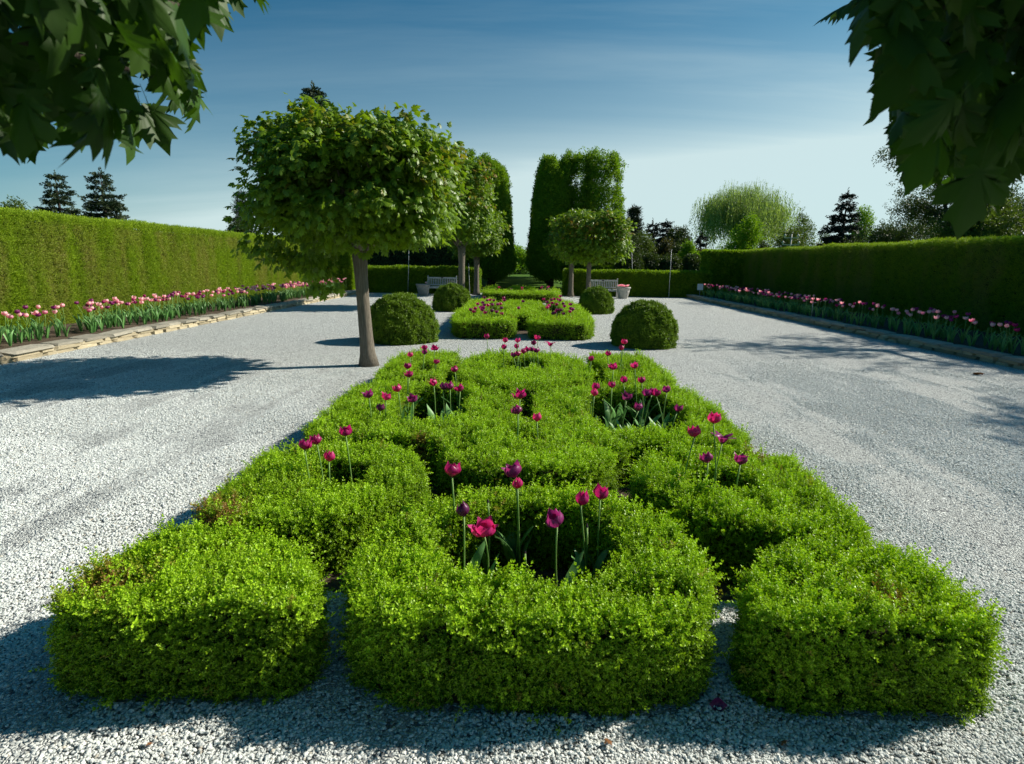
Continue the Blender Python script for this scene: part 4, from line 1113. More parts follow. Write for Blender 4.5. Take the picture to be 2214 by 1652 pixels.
for px, top, w, Y, lab in ((800, 520, 95, 37, 'dark yew shrub behind the low hedge, nearest the tall hedge return'), (875, 515, 95, 38, 'dark yew shrub behind the low hedge and a thin pole'), (945, 515, 90, 37.5, 'dark yew shrub behind the low hedge and the bench with the grey urn'), (742, 528, 60, 36.5, 'dark yew shrub at the corner of the tall hedge return')):
    arborvitae(lab, px, top, w, Y, GB, 'dullgreen', 700)
GR = 'trees beyond the low right hedge'
conifer('pine with a pale spiky top beside the hornbeam clump', 1372, 446, 70, 52, 'pine', SPR_PINE, 16, 0.5, 1.4, name='pine_tree', group=GR, up=0.15)
conifer('dark narrow spruce behind the round green trees', 1412, 480, 50, 58, 'spruce_dark', SPR_SPRUCED, 13, 0.5, 1.2, group=GR)
conifer('dark pointed spruce, tallest of the group right of the pale pine', 1441, 478, 48, 56, 'spruce_dark', SPR_SPRUCED, 14, 0.5, 1.2, group=GR)
broadleaf('pine_tree', 'flat-topped dark pine leaning towards the willow', 1468, 490, 60, 54, 'dullgreen', 0.35, 300, 6, 1.1, group=GR)
conifer('thin ragged larch spire before the willow', 1516, 508, 34, 46, 'spruce_dark', SPR_SPRUCED, 10, 0.3, 1.0, group=GR, ragged=0.4)
for px, top, w, Y, kd, lab in ((1368, 512, 75, 42, 'dullgreen', 'dull green shrub behind the low hedge nearest the small maples'), (1398, 500, 80, 44, 'olive', 'round mid-green tree behind the low hedge below the pale pine'),
                               (1438, 517, 66, 43, 'bronze', 'bronze-tinted bushy tree behind the low hedge'), (1470, 527, 60, 42, 'dullgreen', 'dark bushy tree behind the low hedge beside a thin pole'),
                               (1492, 520, 46, 40, 'fresh', 'yellow-green small tree catching sun behind the low hedge'), (1515, 535, 55, 41, 'bronze', 'dark reddish shrub at the corner of the shaded hedge')):
    broadleaf('broadleaf_tree', lab, px, top, w, Y, kd, 0.05, 420, 7, 0.8, group=GR, dense=0.2)
for px, top, w, Y, lab in ((1362, 545, 62, 36.5, 'low dark shrub under the hornbeam clump'), (1405, 548, 66, 37, 'low dark shrub between two thin poles'), (1452, 552, 60, 36.8, 'low dark shrub right behind the thin pole'), (1498, 552, 60, 37, 'low dark shrub behind the low hedge near its tall end')):
    arborvitae(lab, px, top, w, Y, GB, 'dullgreen', 500)
for x, y, lab in ((-0.2, 78, 'sunlit light green bush closing the far end of the grass path'), (-5.5, 80, 'bush left of the far end of the grass path'), (5.5, 80, 'bush right of the far end of the grass path')):
    broadleaf('broadleaf_tree', lab, 0, 0, 0, y, 'fresh', 0.02, 420, 8, 1.6, base=(x, 3.6 if x == -0.2 else 5.0, 3.2), group=GR)

# yews filling the foot of the hornbeam rows
for x, y, lab in ((-4.6, 41, 'shaded understorey shrub left of the grass path'), (4.2, 41, 'shaded understorey shrub right of the grass path'), (6.3, 40, 'shaded understorey shrub at the outer hornbeam')):
    broadleaf('understorey_shrub', lab, 0, 0, 0, y, 'dullgreen', 0.02, 420, 7, 1.0, base=(x, 2.6, 1.6), group=GB, trunk=False, dense=0.2)

def willow(label, px, top, wpx, Y):
    x0, z1 = at(px, top, Y); w = wpx / FPX * Y / 2
    t = thing('willow_tree', label, 'tree', (x0, Y, 0))
    V, F = tube([(0, 0, -0.05), (0.1, 0, z1 * 0.2), (0, 0, z1 * 0.4)], [0.55, 0.42, 0.35], 10); obj('trunk', V, F, M['bark_dark'], t, True)
    P = []
    for k in range(17):
        a = k * 2.4; rr = w * math.sqrt((k + 0.5) / 17) * 0.92
        e = np.array([rr * math.cos(a), rr * math.sin(a), z1 * (0.98 - 0.20 * (rr / w) ** 2 + rng.normal() * 0.03)])
        mid = np.array([e[0] * 0.3, e[1] * 0.3, z1 * 0.72])
        pts = bez((0, 0, z1 * 0.38), mid, e, 9)
        V, F = tube(pts, list(np.linspace(0.20, 0.03, 9)), 6); obj('branch', V, F, M['bark_dark'], t, True)
        for p in pts[4:]:
            for _ in range(14): P.append(p + rv(0.6) * np.array([1, 1, 0.4]))
        for _ in range(60): P.append(e + rng.normal(size=3) * np.array([w * 0.16, w * 0.16, 0.45]))
    P = np.array(P); n = len(P)
    D = np.column_stack([rng.normal(size=n) * 0.12, rng.normal(size=n) * 0.12, np.ones(n)])
    S = rng.uniform(0.6, 1.25, n) * np.where(np.hypot(P[:, 0], P[:, 1]) > 0.75 * w, 1.9, 1.0) * z1 / 9.0
    scatter('crown', 'willow', SPR_WIL, P, q_dir(D), S, None, None, t)
willow('broad weeping willow with pale drooping strands beyond the corner of the hedges', 1610, 412, 178, 66)
broadleaf('broadleaf_tree', 'bright yellow-green bushy tree in front of the willow', 1622, 466, 112, 44, 'fresh', 0.05, 760, 9, 0.85, group=GR, dense=0.25)
broadleaf('broadleaf_tree', 'dark little shrub peeping over the hedge below the bright tree', 1648, 512, 52, 41, 'dullgreen', 0.05, 220, 5, 0.7, group=GR)
broadleaf('broadleaf_tree', 'thin half-bare tree right of the willow', 1726, 456, 78, 70, 'olive', 0.3, 240, 8, 1.0, group=GR)
broadleaf('broadleaf_tree', 'spreading grey-green shrub behind the gourd pole', 1738, 486, 130, 56, 'olive', 0.05, 700, 9, 1.0, group=GR)
conifer('blackish spruce rising over the shaded hedge', 1833, 416, 112, 47, 'spruce_dark', SPR_SPRUCED, 17, 0.5, 1.15, group=GR)
broadleaf('broadleaf_tree', 'light green tree just right of the blackish spruce', 1878, 440, 62, 55, 'fresh', 0.1, 360, 7, 1.1, group=GR)
broadleaf('broadleaf_tree', 'faint green tree behind the gap beside the blackish spruce', 1790, 500, 60, 62, 'olive', 0.05, 220, 6, 1.1, group=GR)

def open_tree(label, xb, Y, h, lean, spread, kind, n, seed, group=GR, sc=1.0, z0=0.3, name='broadleaf_tree'):
    r = np.random.default_rng(seed)
    t = thing(name, label, 'tree', (xb, Y, 0), group)
    tp = np.array([lean[0], lean[1], h * 0.75])
    tr = bez((0, 0, -0.05), (lean[0] * 0.2, lean[1] * 0.2, h * 0.4), tp, 9)
    V, F = tube(tr, list(np.linspace(0.22, 0.06, 9)), 9); obj('trunk', V, F, M['bark_dark'], t, True)
    P = []
    for k in range(15):
        s = tr[2 + k % 7]; a = r.uniform(0, 2 * math.pi); L = spread * r.uniform(0.55, 1.0)
        e = s + np.array([L * math.cos(a), L * math.sin(a), h * r.uniform(0.05, 0.28)])
        pts = bez(s, (s + e) / 2 + np.array([0, 0, 0.5]), e, 8)
        V, F = tube(pts, list(np.linspace(0.085, 0.012, 8)), 5); obj('branch', V, F, M['bark_dark'], t, True)
        for p in pts[3:]:
            for _ in range(n): P.append(p + r.normal(size=3) * np.array([0.55, 0.55, 0.32]))
    P = np.array(P)
    P = P[P[:, 2] > h * z0]
    D = rng.normal(size=P.shape) * 0.6 + np.array([0, 0, 0.5])
    scatter('crown', kind, CLUST[kind], P, q_dir(D), rng.uniform(0.6, 1.1, len(P)) * sc, None, None, t)
    return t
xo, _ = at(2075, 520, 30); open_tree('open dark tree with a leaning trunk showing sky through its crown, over the shaded hedge', xo, 30, 7.2, (-1.0, 0.3), 3.2, 'dullgreen', 30, 3, sc=0.85)
xo, _ = at(2170, 520, 27); open_tree('yellow-green small-leaved tree over the shaded hedge at the right edge', xo, 27, 4.6, (-0.3, 0.2), 2.3, 'olive', 34, 4, sc=0.8)
xo, _ = at(1985, 520, 40); open_tree('arching grey-green tree beside the open dark tree', xo, 40, 4.6, (-1.2, 0), 2.7, 'dullgreen', 24, 5, sc=0.9)
# trees beyond the right hedge, just outside the view; their shade dapples the gravel
open_tree('tall tree behind the shaded hedge whose shade dapples the gravel near the dome', 16.9, 15.6, 8.6, (0, 0), 2.6, 'olive', 7, 8, z0=0.45)
open_tree('tall tree behind the shaded hedge whose shade dapples the nearer gravel', 17.2, 9.2, 9.2, (0.3, 0.1), 2.8, 'olive', 7, 9, z0=0.5)

# ================================================================== TULIPS
def petal_mesh(name, mat, H, Rb, Rt, bulge, curlout, inner, seed, width=1.0):
    r = np.random.default_rng(seed); V = []; F = []; A = []
    nu, nv = 5, 6
    for j in range(nv + 1):
        v = j / nv
        rad = 0.004 + (Rb * math.sin(min(1, v * 1.6 + 0.12) * math.pi / 2) + bulge * math.sin(math.pi * v)) * (1 - v ** 3) + Rt * v ** 3
        rad += curlout * max(0, v - 0.7) ** 2 * 3.0
        wid = width * (0.30 + 0.85 * math.sin(math.pi * min(1, v * 0.78 + 0.12)) ** 0.9) * (1 - max(0, v - 0.72) * 2.6 * (0.95))
        wid = max(wid, 0.06)
        for i in range(nu):
            s = (i / (nu - 1) - 0.5) * 2
            ang = s * 0.62 * wid * 1.25
            zz = H * v * (1 - 0.05 * s * s) - 0.03 * H * s * s * v
            rr = rad * (1 - 0.07 * s * s) + (0.0008 if not inner else -0.0012)
            wob = 0.0015 * math.sin(5 * s + 7 * v + seed) * v
            V.append((rr * math.cos(ang) + wob, rr * math.sin(ang), zz)); A.append(min(1, 0.15 + 0.75 * v + 0.2 * abs(s)))
    for j in range(nv):
        for i in range(nu - 1):
            a = j * nu + i; F.append((a, a + 1, a + nu + 1, a + nu))
    me = meshdata(name, V, F, mat, True); set_age(me, A)
    return me
SHAPES = {'closed': (0.066, 0.020, 0.010, 0.010, 0.0), 'cup': (0.062, 0.024, 0.021, 0.011, 0.02), 'open': (0.060, 0.027, 0.030, 0.012, 0.06), 'star': (0.060, 0.022, 0.046, 0.006, 0.18)}
COLS = ('p_magenta', 'p_bright', 'p_plum', 'p_purple', 'p_pink', 'p_rose')
PET = {}
for cname in COLS:
    for si, (sn, (H_, Rb, Rt, bu, co)) in enumerate(SHAPES.items()):
        for inner in (0, 1):
            PET[cname, sn, inner] = petal_mesh('petal', M[cname], H_ * (0.97 if inner else 1), Rb * (0.9 if inner else 1), Rt * (0.85 if inner else 1), bu, co, inner, si + 3 * inner, 0.95)
def joined_flower(cname, sn):
    mb = MB(); A = []
    for k in range(6):
        me = PET[cname, sn, k % 2]; a = k * math.pi / 3; c, s = math.cos(a), math.sin(a)
        mb.add([(v.co.x * c - v.co.y * s, v.co.x * s + v.co.y * c, v.co.z) for v in me.vertices], [tuple(p.vertices) for p in me.polygons])
        A += [d.value for d in me.attributes['age'].data]
    me = meshdata('flower', mb.V, mb.F, M[cname], True); set_age(me, A); return me
FLOW = {(c, s): joined_flower(c, s) for c in COLS for s in SHAPES}
def stem_mesh(seed):
    r = np.random.default_rng(seed); b = r.normal(size=2) * 0.022
    P = [(b[0] * math.sin(u * math.pi), b[1] * math.sin(u * math.pi), u) for u in np.linspace(0, 1, 7)]
    V, F = tube(P, [0.0055, 0.0052, 0.005, 0.0047, 0.0045, 0.0045, 0.005], 6)
    return meshdata('stem', V, F, M['stem'], True)
STEM = [stem_mesh(i) for i in range(5)]
def tleaf_mesh(seed):
    r = np.random.default_rng(seed); V = []; F = []; n = 9
    L = r.uniform(0.21, 0.29); lean = r.uniform(0.08, 0.34); tw = r.normal() * 0.6
    for j in range(n + 1):
        v = j / n
        w = 0.028 * math.sin(math.pi * min(1, 0.16 + 0.84 * v)) ** 0.75 * (1 if v < 0.98 else 0.1)
        x = 0.006 + L * (lean * v + 0.28 * max(0, v - 0.45) ** 2 * 2); z = L * (v - 0.42 * lean * v * v - 0.12 * max(0, v - 0.6))
        a = tw * v
        for s in (-1, 0, 1):
            y = s * w; V.append((x - (0.35 * w if s == 0 else 0) + math.sin(a) * y * 0.6, y * math.cos(a), z + 0.006 * math.sin(9 * v + seed) * s))
    for j in range(n):
        for i in range(2):
            a = j * 3 + i; F.append((a, a + 1, a + 4, a + 3))
    return meshdata('leaf', V, F, M['tleaf'], True)
TLEAF = [tleaf_mesh(i) for i in range(7)]
RECEP = meshdata('flower', *(lambda q: (q.V, q.F))(MB().lathe([(0.0035, -0.004), (0.007, 0.0), (0.0075, 0.006), (0.004, 0.016), (0.003, 0.024)], 8)), M['anther'], True)

def tulip(label, x, y, z0, h, col, shape, group, nleaf=3, detail=True, size=1.0, tilt=None, leafscale=1.0):
    lx, ly = rng.normal(size=2) * (0.07 if detail else 0.05)
    t = thing('tulip', label, 'tulip', (x - lx * h, y - ly * h * 0.5, z0), group)
    s = link('stem', random.choice(STEM), t); s.scale = (1, 1, h); s.rotation_euler = (0, 0, rng.uniform(0, 6.28))
    lean = rng.normal(size=2) * 0.03 if tilt is None else np.array(tilt) * 0.3
    tx, ty = lean
    t.rotation_euler = (-ly * 0.5, lx, 0)
    fl = link('flower', RECEP if detail else FLOW[col, shape], t)
    fl.location = (0, 0, h)
    if tilt is None: tilt = rng.normal(size=2) * 0.16
    fl.rotation_euler = (tilt[0], tilt[1], rng.uniform(0, 6.28))
    fl.scale = (size,) * 3
    if detail:
        for k in range(6):
            p = link('petal', PET[col, shape, k % 2], fl); f_ = rng.uniform(0.9, 1.08); p.scale = (f_, f_, rng.uniform(0.9, 1.08)); p.rotation_euler = (rng.normal() * 0.04, rng.normal() * (0.06 if shape in ('closed', 'cup') else 0.14), k * math.pi / 3 + rng.normal() * 0.08)
    a0 = rng.uniform(0, 6.28)
    for k in range(nleaf):
        l = link('leaf', random.choice(TLEAF), t); l.rotation_euler = (0, 0, a0 + k * 2.3 + rng.normal() * 0.3)
        f = rng.uniform(0.8, 1.15) * leafscale; l.scale = (f, f * (1.0 if detail else 0.55), f)
    return t
def headless(label, x, y, h, group):
    t = thing('tulip', label, 'tulip', (x, y, 0.01), group)
    s = link('stem', STEM[1], t); s.scale = (1.15, 1.15, h)
    c = link('seed_pod', RECEP, t); c.location = (0, 0, h); c.scale = (0.8, 0.8, 0.8); c.data.materials
    l = link('leaf', TLEAF[2], t); l.rotation_euler = (0, 0, rng.uniform(0, 6)); return t

def by_head(px, py, y0, y1, zh=0.56):
    X, Y = unp(px, py, zh)
    Y2 = min(max(Y, y0 + rng.uniform(0, 0.12)), y1 - rng.uniform(0, 0.12))
    x, z = at(px, py, Y2)
    return x, Y2, z
GA, GBk, GCk = 'tulips in the ring of box at the front', 'tulips in the small left pocket', 'tulips in the small right pocket'
def place(px, py, rngY, col, shape, label, group, nl=3, size=1.0, tilt=None):
    x, y, z = by_head(px, py, *rngY)
    h = z - 0.01 - 0.030 * size
    tulip(label, x, y, 0.01, h, col, shape, group, nl, True, size * 1.12, tilt, 1.28)
YA = (2.55, 3.12)
place(977, 1016, YA, 'p_magenta', 'cup', 'tall magenta tulip at the left side of the front ring', GA, 3, 1.15)
place(1114, 1018, YA, 'p_plum', 'open', 'dark plum open tulip, tallest at the middle of the front ring', GA, 4, 1.15)
place(1119, 1045, (3.0, 3.15), 'p_bright', 'closed', 'pink bud just behind the tall plum tulip in the front ring', GA, 2, 0.85)
place(1003, 1103, YA, 'p_purple', 'closed', 'dark purple tulip with a bent petal in the front ring', GA, 2, 1.0)
place(1047, 1143, YA, 'p_bright', 'open', 'bright crimson tulip opened wide, lowest in the front ring', GA, 4, 1.15)
place(1205, 1121, YA, 'p_plum', 'cup', 'violet-plum tulip with streaked petals right of centre in the front ring', GA, 2, 1.15)
place(1256, 1077, YA, 'p_magenta', 'closed', 'slim magenta tulip, second from the right in the front ring', GA, 3, 1.05)
place(1298, 1066, YA, 'p_magenta', 'cup', 'magenta tulip with a drooping petal, rightmost in the front ring', GA, 2, 1.05)
for px, py, Y, hh, lab in ((1269, 1144, 2.85, 0.38, 'headless tulip stem between the rightmost tulips of the front ring'), (1135, 1200, 2.75, 0.25, 'short headless tulip stem at the middle of the front ring'), (1055, 1090, 3.05, 0.42, 'thin headless tulip stem behind the wide-open crimson tulip')):
    x, z = at(px, py, Y); headless(lab, x, Y, max(0.2, z), GA)
YBk = (3.5, 3.85)
place(658, 962, YBk, 'p_magenta', 'cup', 'magenta tulip, leftmost of the four in the left pocket', GBk)
place(685, 951, YBk, 'p_magenta', 'cup', 'magenta tulip touching its left neighbour in the left pocket', GBk)
place(747, 932, YBk, 'p_magenta', 'cup', 'tallest magenta tulip on a slanting stem in the left pocket', GBk)
place(711, 987, YBk, 'p_bright', 'closed', 'shortest rosy tulip in the left pocket', GBk)
place(1503, 934, YBk, 'p_bright', 'cup', 'bright crimson tulip, leftmost in the right pocket', GCk, 3, 1.05)
place(1543, 904, YBk, 'p_bright', 'cup', 'bright crimson tulip, tallest in the right pocket', GCk, 3, 1.05)
place(1562, 949, YBk, 'p_plum', 'star', 'plum tulip with few flung-out petals in the right pocket', GCk, 2, 0.9)
place(1531, 990, YBk, 'p_plum', 'cup', 'plum tulip, lowest in the right pocket', GCk, 3)
place(1601, 994, YBk, 'p_plum', 'open', 'plum tulip with a curled petal, rightmost in the right pocket', GCk, 2)
GF = 'tulips standing in the central body of box'
place(1124, 853, (4.5, 4.64), 'p_magenta', 'open', 'large ruffled magenta tulip above the slit in the central box hedge', GF, 1, 1.1)
place(1120, 886, (4.46, 4.6), 'p_plum', 'cup', 'plum tulip directly below the ruffled one at the central slit', GF, 2)
place(1161, 903, (4.46, 4.62), 'p_bright', 'cup', 'bright heart-shaped tulip right of the central slit', GF, 1)
GD = 'tulips in the left opening of the nearest parterre'
YD = (5.1, 6.25); YDb = (7.45, 7.8)
D_ = [(887, 767, YDb, 'p_bright', 'cup', 'crimson tulip nearest the maple trunk, over the gravel edge'), (918, 751, YDb, 'p_magenta', 'cup', 'upper of two stacked magenta tulips left of the dome'),
      (918, 761, YDb, 'p_plum', 'cup', 'lower of two stacked magenta tulips left of the dome'), (939, 752, YDb, 'p_magenta', 'open', 'ruffled magenta tulip at the foot of the large dome'),
      (943, 782, YDb, 'p_magenta', 'cup', 'magenta tulip just below the ruffled one at the dome'), (881, 791, YD, 'p_magenta', 'cup', 'upper of the overlapping tall pair in the left opening'),
      (885, 809, YD, 'p_magenta', 'open', 'lower of the overlapping tall pair in the left opening'), (861, 840, YD, 'p_bright', 'cup', 'small crimson tulip left of the tall pair in the left opening'),
      (798, 853, (5.0, 5.4), 'p_plum', 'open', 'plum tulip, farthest left of the left opening'), (834, 858, (5.0, 5.4), 'p_bright', 'open', 'rosy wide tulip with a trailing petal in the left opening'),
      (821, 881, (5.0, 5.3), 'p_purple', 'cup', 'dark purple tulip, lowest at the left of the left opening'), (893, 862, YD, 'p_plum', 'open', 'plum tulip with a raised petal over the dark soil of the left opening'),
      (938, 828, YD, 'p_bright', 'open', 'crimson tulip at the back of the left opening'), (958, 836, YD, 'p_purple', 'cup', 'dusky purple tulip, left of an overlapping pair'),
      (973, 835, YD, 'p_plum', 'cup', 'mauve tulip, right of an overlapping pair'), (995, 839, YD, 'p_magenta', 'open', 'magenta tulip at the right end of the left opening'),
      (984, 798, (6.2, 6.35), 'p_magenta', 'cup', 'single magenta tulip standing above the right of the left opening')]
for px, py, yr, c, s, lab in D_: place(px, py, yr, c, s, lab, GD, 4 if py > 800 else 2)
GE = 'tulips in the right opening of the nearest parterre'
YE = (5.0, 6.2)
E_ = [(1287, 836, YE, 'p_magenta', 'cup', 'upper of two overlapping tulips at the left of the right opening'), (1285, 849, YE, 'p_bright', 'closed', 'lower of two overlapping tulips at the left of the right opening'),
      (1323, 832, YE, 'p_magenta', 'cup', 'round magenta tulip, second cluster of the right opening'), (1348, 821, YE, 'p_magenta', 'cup', 'upright magenta tulip in the middle of the right opening'),
      (1388, 821, YE, 'p_magenta', 'cup', 'magenta tulip right of the two-stemmed one in the right opening'), (1373, 790, (6.0, 6.25), 'p_bright', 'open', 'large bright tulip, highest over the right opening'),
      (1326, 793, (6.0, 6.25), 'p_magenta', 'open', 'large magenta tulip left of the brightest one over the right opening'), (1355, 857, YE, 'p_purple', 'open', 'purple tulip in the dark middle of the right opening'),
      (1381, 880, YE, 'p_plum', 'cup', 'plum tulip, lowest in the right opening'), (1396, 849, YE, 'p_plum', 'cup', 'plum tulip, left of three in a row at the right opening'),
      (1410, 845, YE, 'p_plum', 'cup', 'plum tulip, middle of three in a row at the right opening'), (1419, 849, YE, 'p_magenta', 'cup', 'magenta tulip, right of three in a row at the right opening'),
      (1442, 842, YE, 'p_plum', 'cup', 'tall plum tulip near the gravel side of the right opening'), (1465, 879, YE, 'p_plum', 'cup', 'plum tulip, farthest right of the right opening'),
      (1350, 739, YDb, 'p_bright', 'cup', 'crimson tulip seen against the dome on the right'), (1344, 752, YDb, 'p_bright', 'closed', 'tiny bud under the tulip against the dome on the right'),
      (1314, 763, YDb, 'p_magenta', 'cup', 'small magenta tulip left of the dome on the right'), (1278, 775, (7.3, 7.7), 'p_magenta', 'closed', 'small magenta tulip alone above the box right of centre')]
for px, py, yr, c, s, lab in E_: place(px, py, yr, c, s, lab, GE, 4 if py > 800 else 2)
GG = 'tulip clump at the back of the nearest parterre'
YG = (7.75, 8.3)
G_ = [(1053, 728, 'p_magenta', 'cup', 'lone magenta tulip on a thin stem left of the back clump'), (1092, 736, 'p_bright', 'cup', 'upper tulip of the left stacked pair in the back clump'),
      (1090, 750, 'p_magenta', 'cup', 'lower tulip of the left stacked pair in the back clump'), (1119, 736, 'p_bright', 'cup', 'upper tulip of the second stacked pair in the back clump'),
      (1117, 749, 'p_magenta', 'cup', 'lower tulip of the second stacked pair in the back clump'), (1110, 767, 'p_plum', 'cup', 'low plum tulip at the left of the back clump'),
      (1121, 765, 'p_magenta', 'cup', 'low magenta tulip beside the plum one in the back clump'), (1132, 760, 'p_magenta', 'cup', 'large magenta tulip in the middle of the back clump'),
      (1140, 755, 'p_magenta', 'open', 'ruffled tulip leaning on the large one in the back clump'), (1155, 741, 'p_magenta', 'cup', 'magenta tulip under the highest one in the back clump'),
      (1162, 730, 'p_bright', 'open', 'highest bright tulip in the back clump'), (1151, 754, 'p_plum', 'cup', 'plum tulip right of the middle of the back clump'),
      (1161, 757, 'p_plum', 'open', 'rightmost plum tulip of the close back clump'), (1190, 744, 'p_magenta', 'star', 'open star-shaped tulip right of the back clump')]
for px, py, c, s, lab in G_: place(px, py, YG, c, s, lab, GG, 1)
# second and third parterre (seen small)
T2L = [(515, 265), (550, 285), (570, 250), (597, 200), (625, 340), (630, 240), (650, 185), (655, 240), (665, 210), (672, 295), (640, 265), (708, 215), (752, 208), (700, 160), (730, 155), (770, 160), (668, 130), (758, 275), (800, 285), (860, 310), (850, 200), (855, 245), (815, 205), (885, 135), (888, 160)]
T2C = [(1050, 245), (1095, 170)]
T2R = [(1325, 150), (1365, 180), (1405, 155), (1420, 190), (1440, 145), (1480, 150), (1508, 115), (1510, 160), (1470, 205), (1385, 220), (1370, 240), (1545, 195), (1550, 225), (1450, 300), (1470, 270), (1510, 265), (1545, 310), (1620, 205), (1625, 250), (1620, 285), (1650, 260), (1435, 305)]
T3 = [(800, 40), (830, 15), (815, 55), (790, 45), (965, 35), (1085, 40), (1090, 20), (1265, 45), (1300, 20), (1325, 40), (1310, 10), (1370, 20), (1360, 40), (1390, 45), (1380, 10), (1145, 70)]
for L, lab, yr, zh in ((T2L, 'small COL tulip in the HALF left bed of the second parterre', (14.7, 20.0), 0.60), (T2C, 'single small COL tulip between the cross bars of the second parterre', (16.3, 19.5), 0.5),
                       (T2R, 'small COL tulip in the HALF right bed of the second parterre', (14.7, 20.0), 0.60), (T3, 'tiny COL tulip in the farthest parterre', (27.3, 31.8), 0.62)):
    for k, (a, b) in enumerate(L):
        x, y, z = by_head(916.7 + 0.1953 * a, 618.4 + 0.1953 * b, *yr, zh)
        cc = random.choice(('p_magenta', 'p_plum', 'p_plum', 'p_purple', 'p_bright'))
        wd = {'p_magenta': 'magenta', 'p_plum': 'plum', 'p_purple': 'dark purple', 'p_bright': 'crimson'}[cc]
        half_ = ('near half of the ' if y < (yr[0] + yr[1]) / 2 else 'far half of the ') if 'left' in lab or 'right' in lab else ''
        tulip(lab.replace('COL', wd).replace('HALF ', half_), x, y, 0.008, max(0.3, min(0.75, z)) - 0.04, cc, random.choice(('cup', 'cup', 'open')), lab.replace('COL ', '').replace('HALF ', '') + 's', 2, False, 1.35)

# tulips of the two borders: the nearer ones singly, the rest as one drift
ORD = 'first second third fourth fifth sixth seventh eighth ninth tenth eleventh twelfth'.split()
def border(side, label_a, label_b, group, x0, x1, y0, y1, n, single, pinkfrac, far_label):
    ys = y0 + (y1 - y0) * np.sort(rng.uniform(0, 1, n) ** 0.9); xs = rng.uniform(x0, x1, n); order = np.argsort(ys)
    mbs = {'leaf': MB(), 'stem': MB()}; fl = {}; cnt = {}
    for k, i in enumerate(order):
        pk = rng.uniform() < pinkfrac * (1.25 if vnoise(np.array([[xs[i], ys[i], 2.0]]), 1.3)[0] > 0.5 else 0.7)
        h = rng.uniform(0.42, 0.60); col = random.choice(('p_pink', 'p_pink', 'p_rose')) if pk else random.choice(('p_plum', 'p_plum', 'p_magenta'))
        sh_ = random.choice(('cup', 'cup', 'closed', 'open'))
        if k < single:
            cnt[pk] = cnt.get(pk, 0) + 1
            lab = label_a if pk else label_b
            lab = (ORD[cnt[pk] - 1] + ' ' + lab.replace(' in ', ' from the near end in ', 1)) if cnt[pk] <= len(ORD) else lab + ', past the nearest dozen'
            tulip(lab, xs[i], ys[i], 0.15, h, col, sh_, group, 4, False, 1.25, None, 1.5)
        else:
            for (nm, me, sc, loc) in (('f', FLOW[col, sh_], 1.3, (0, 0, h)),):
                d = fl.setdefault(col, MB()); d.add([(v.co.x * sc + xs[i], v.co.y * sc + ys[i], v.co.z * sc + 0.15 + h) for v in me.vertices], [tuple(p.vertices) for p in me.polygons])
            me = random.choice(STEM); mbs['stem'].add([(v.co.x + xs[i], v.co.y + ys[i], v.co.z * h + 0.15) for v in me.vertices], [tuple(p.vertices) for p in me.polygons])
            for q in range(4):
                me = random.choice(TLEAF); a = rng.uniform(0, 6.28); c, s = math.cos(a), math.sin(a)
                mbs['leaf'].add([((v.co.x * c - v.co.y * 0.55 * s) * 1.5 + xs[i], (v.co.x * s + v.co.y * 0.55 * c) * 1.5 + ys[i], v.co.z * 1.5 + 0.15) for v in me.vertices], [tuple(p.vertices) for p in me.polygons])
    if n > single:
        t = thing('tulip_drift', far_label, 'tulips', (0, 0, 0)); t['kind'] = 'stuff'
        tag(mbs['stem'].build('stems', M['stem'], t, True), kind='stuff'); tag(mbs['leaf'].build('leaves', M['tleaf'], t, True), kind='stuff')
        for c, d in fl.items():
            o = d.build('flowers', M[c], t, True); set_age(o.data, np.full(len(o.data.vertices), 0.6)); o['kind'] = 'stuff'
border(-1, 'pink tulip in the sunlit border below the tall cedar hedge', 'purple tulip in the sunlit border below the tall cedar hedge', 'tulips of the sunlit border', WL - 1.35, WL - 0.62, 9.6, 30.8, 330, 85, 0.62, 'far dense drift of pink and purple tulips along the sunlit hedge')
border(1, 'pink tulip in the border below the shaded hedge', 'purple tulip in the border below the shaded hedge', 'tulips of the shaded border', WR + 0.45, WR + 1.2, 10.2, 31.2, 230, 75, 0.66, 'far drift of pink tulips along the shaded hedge')

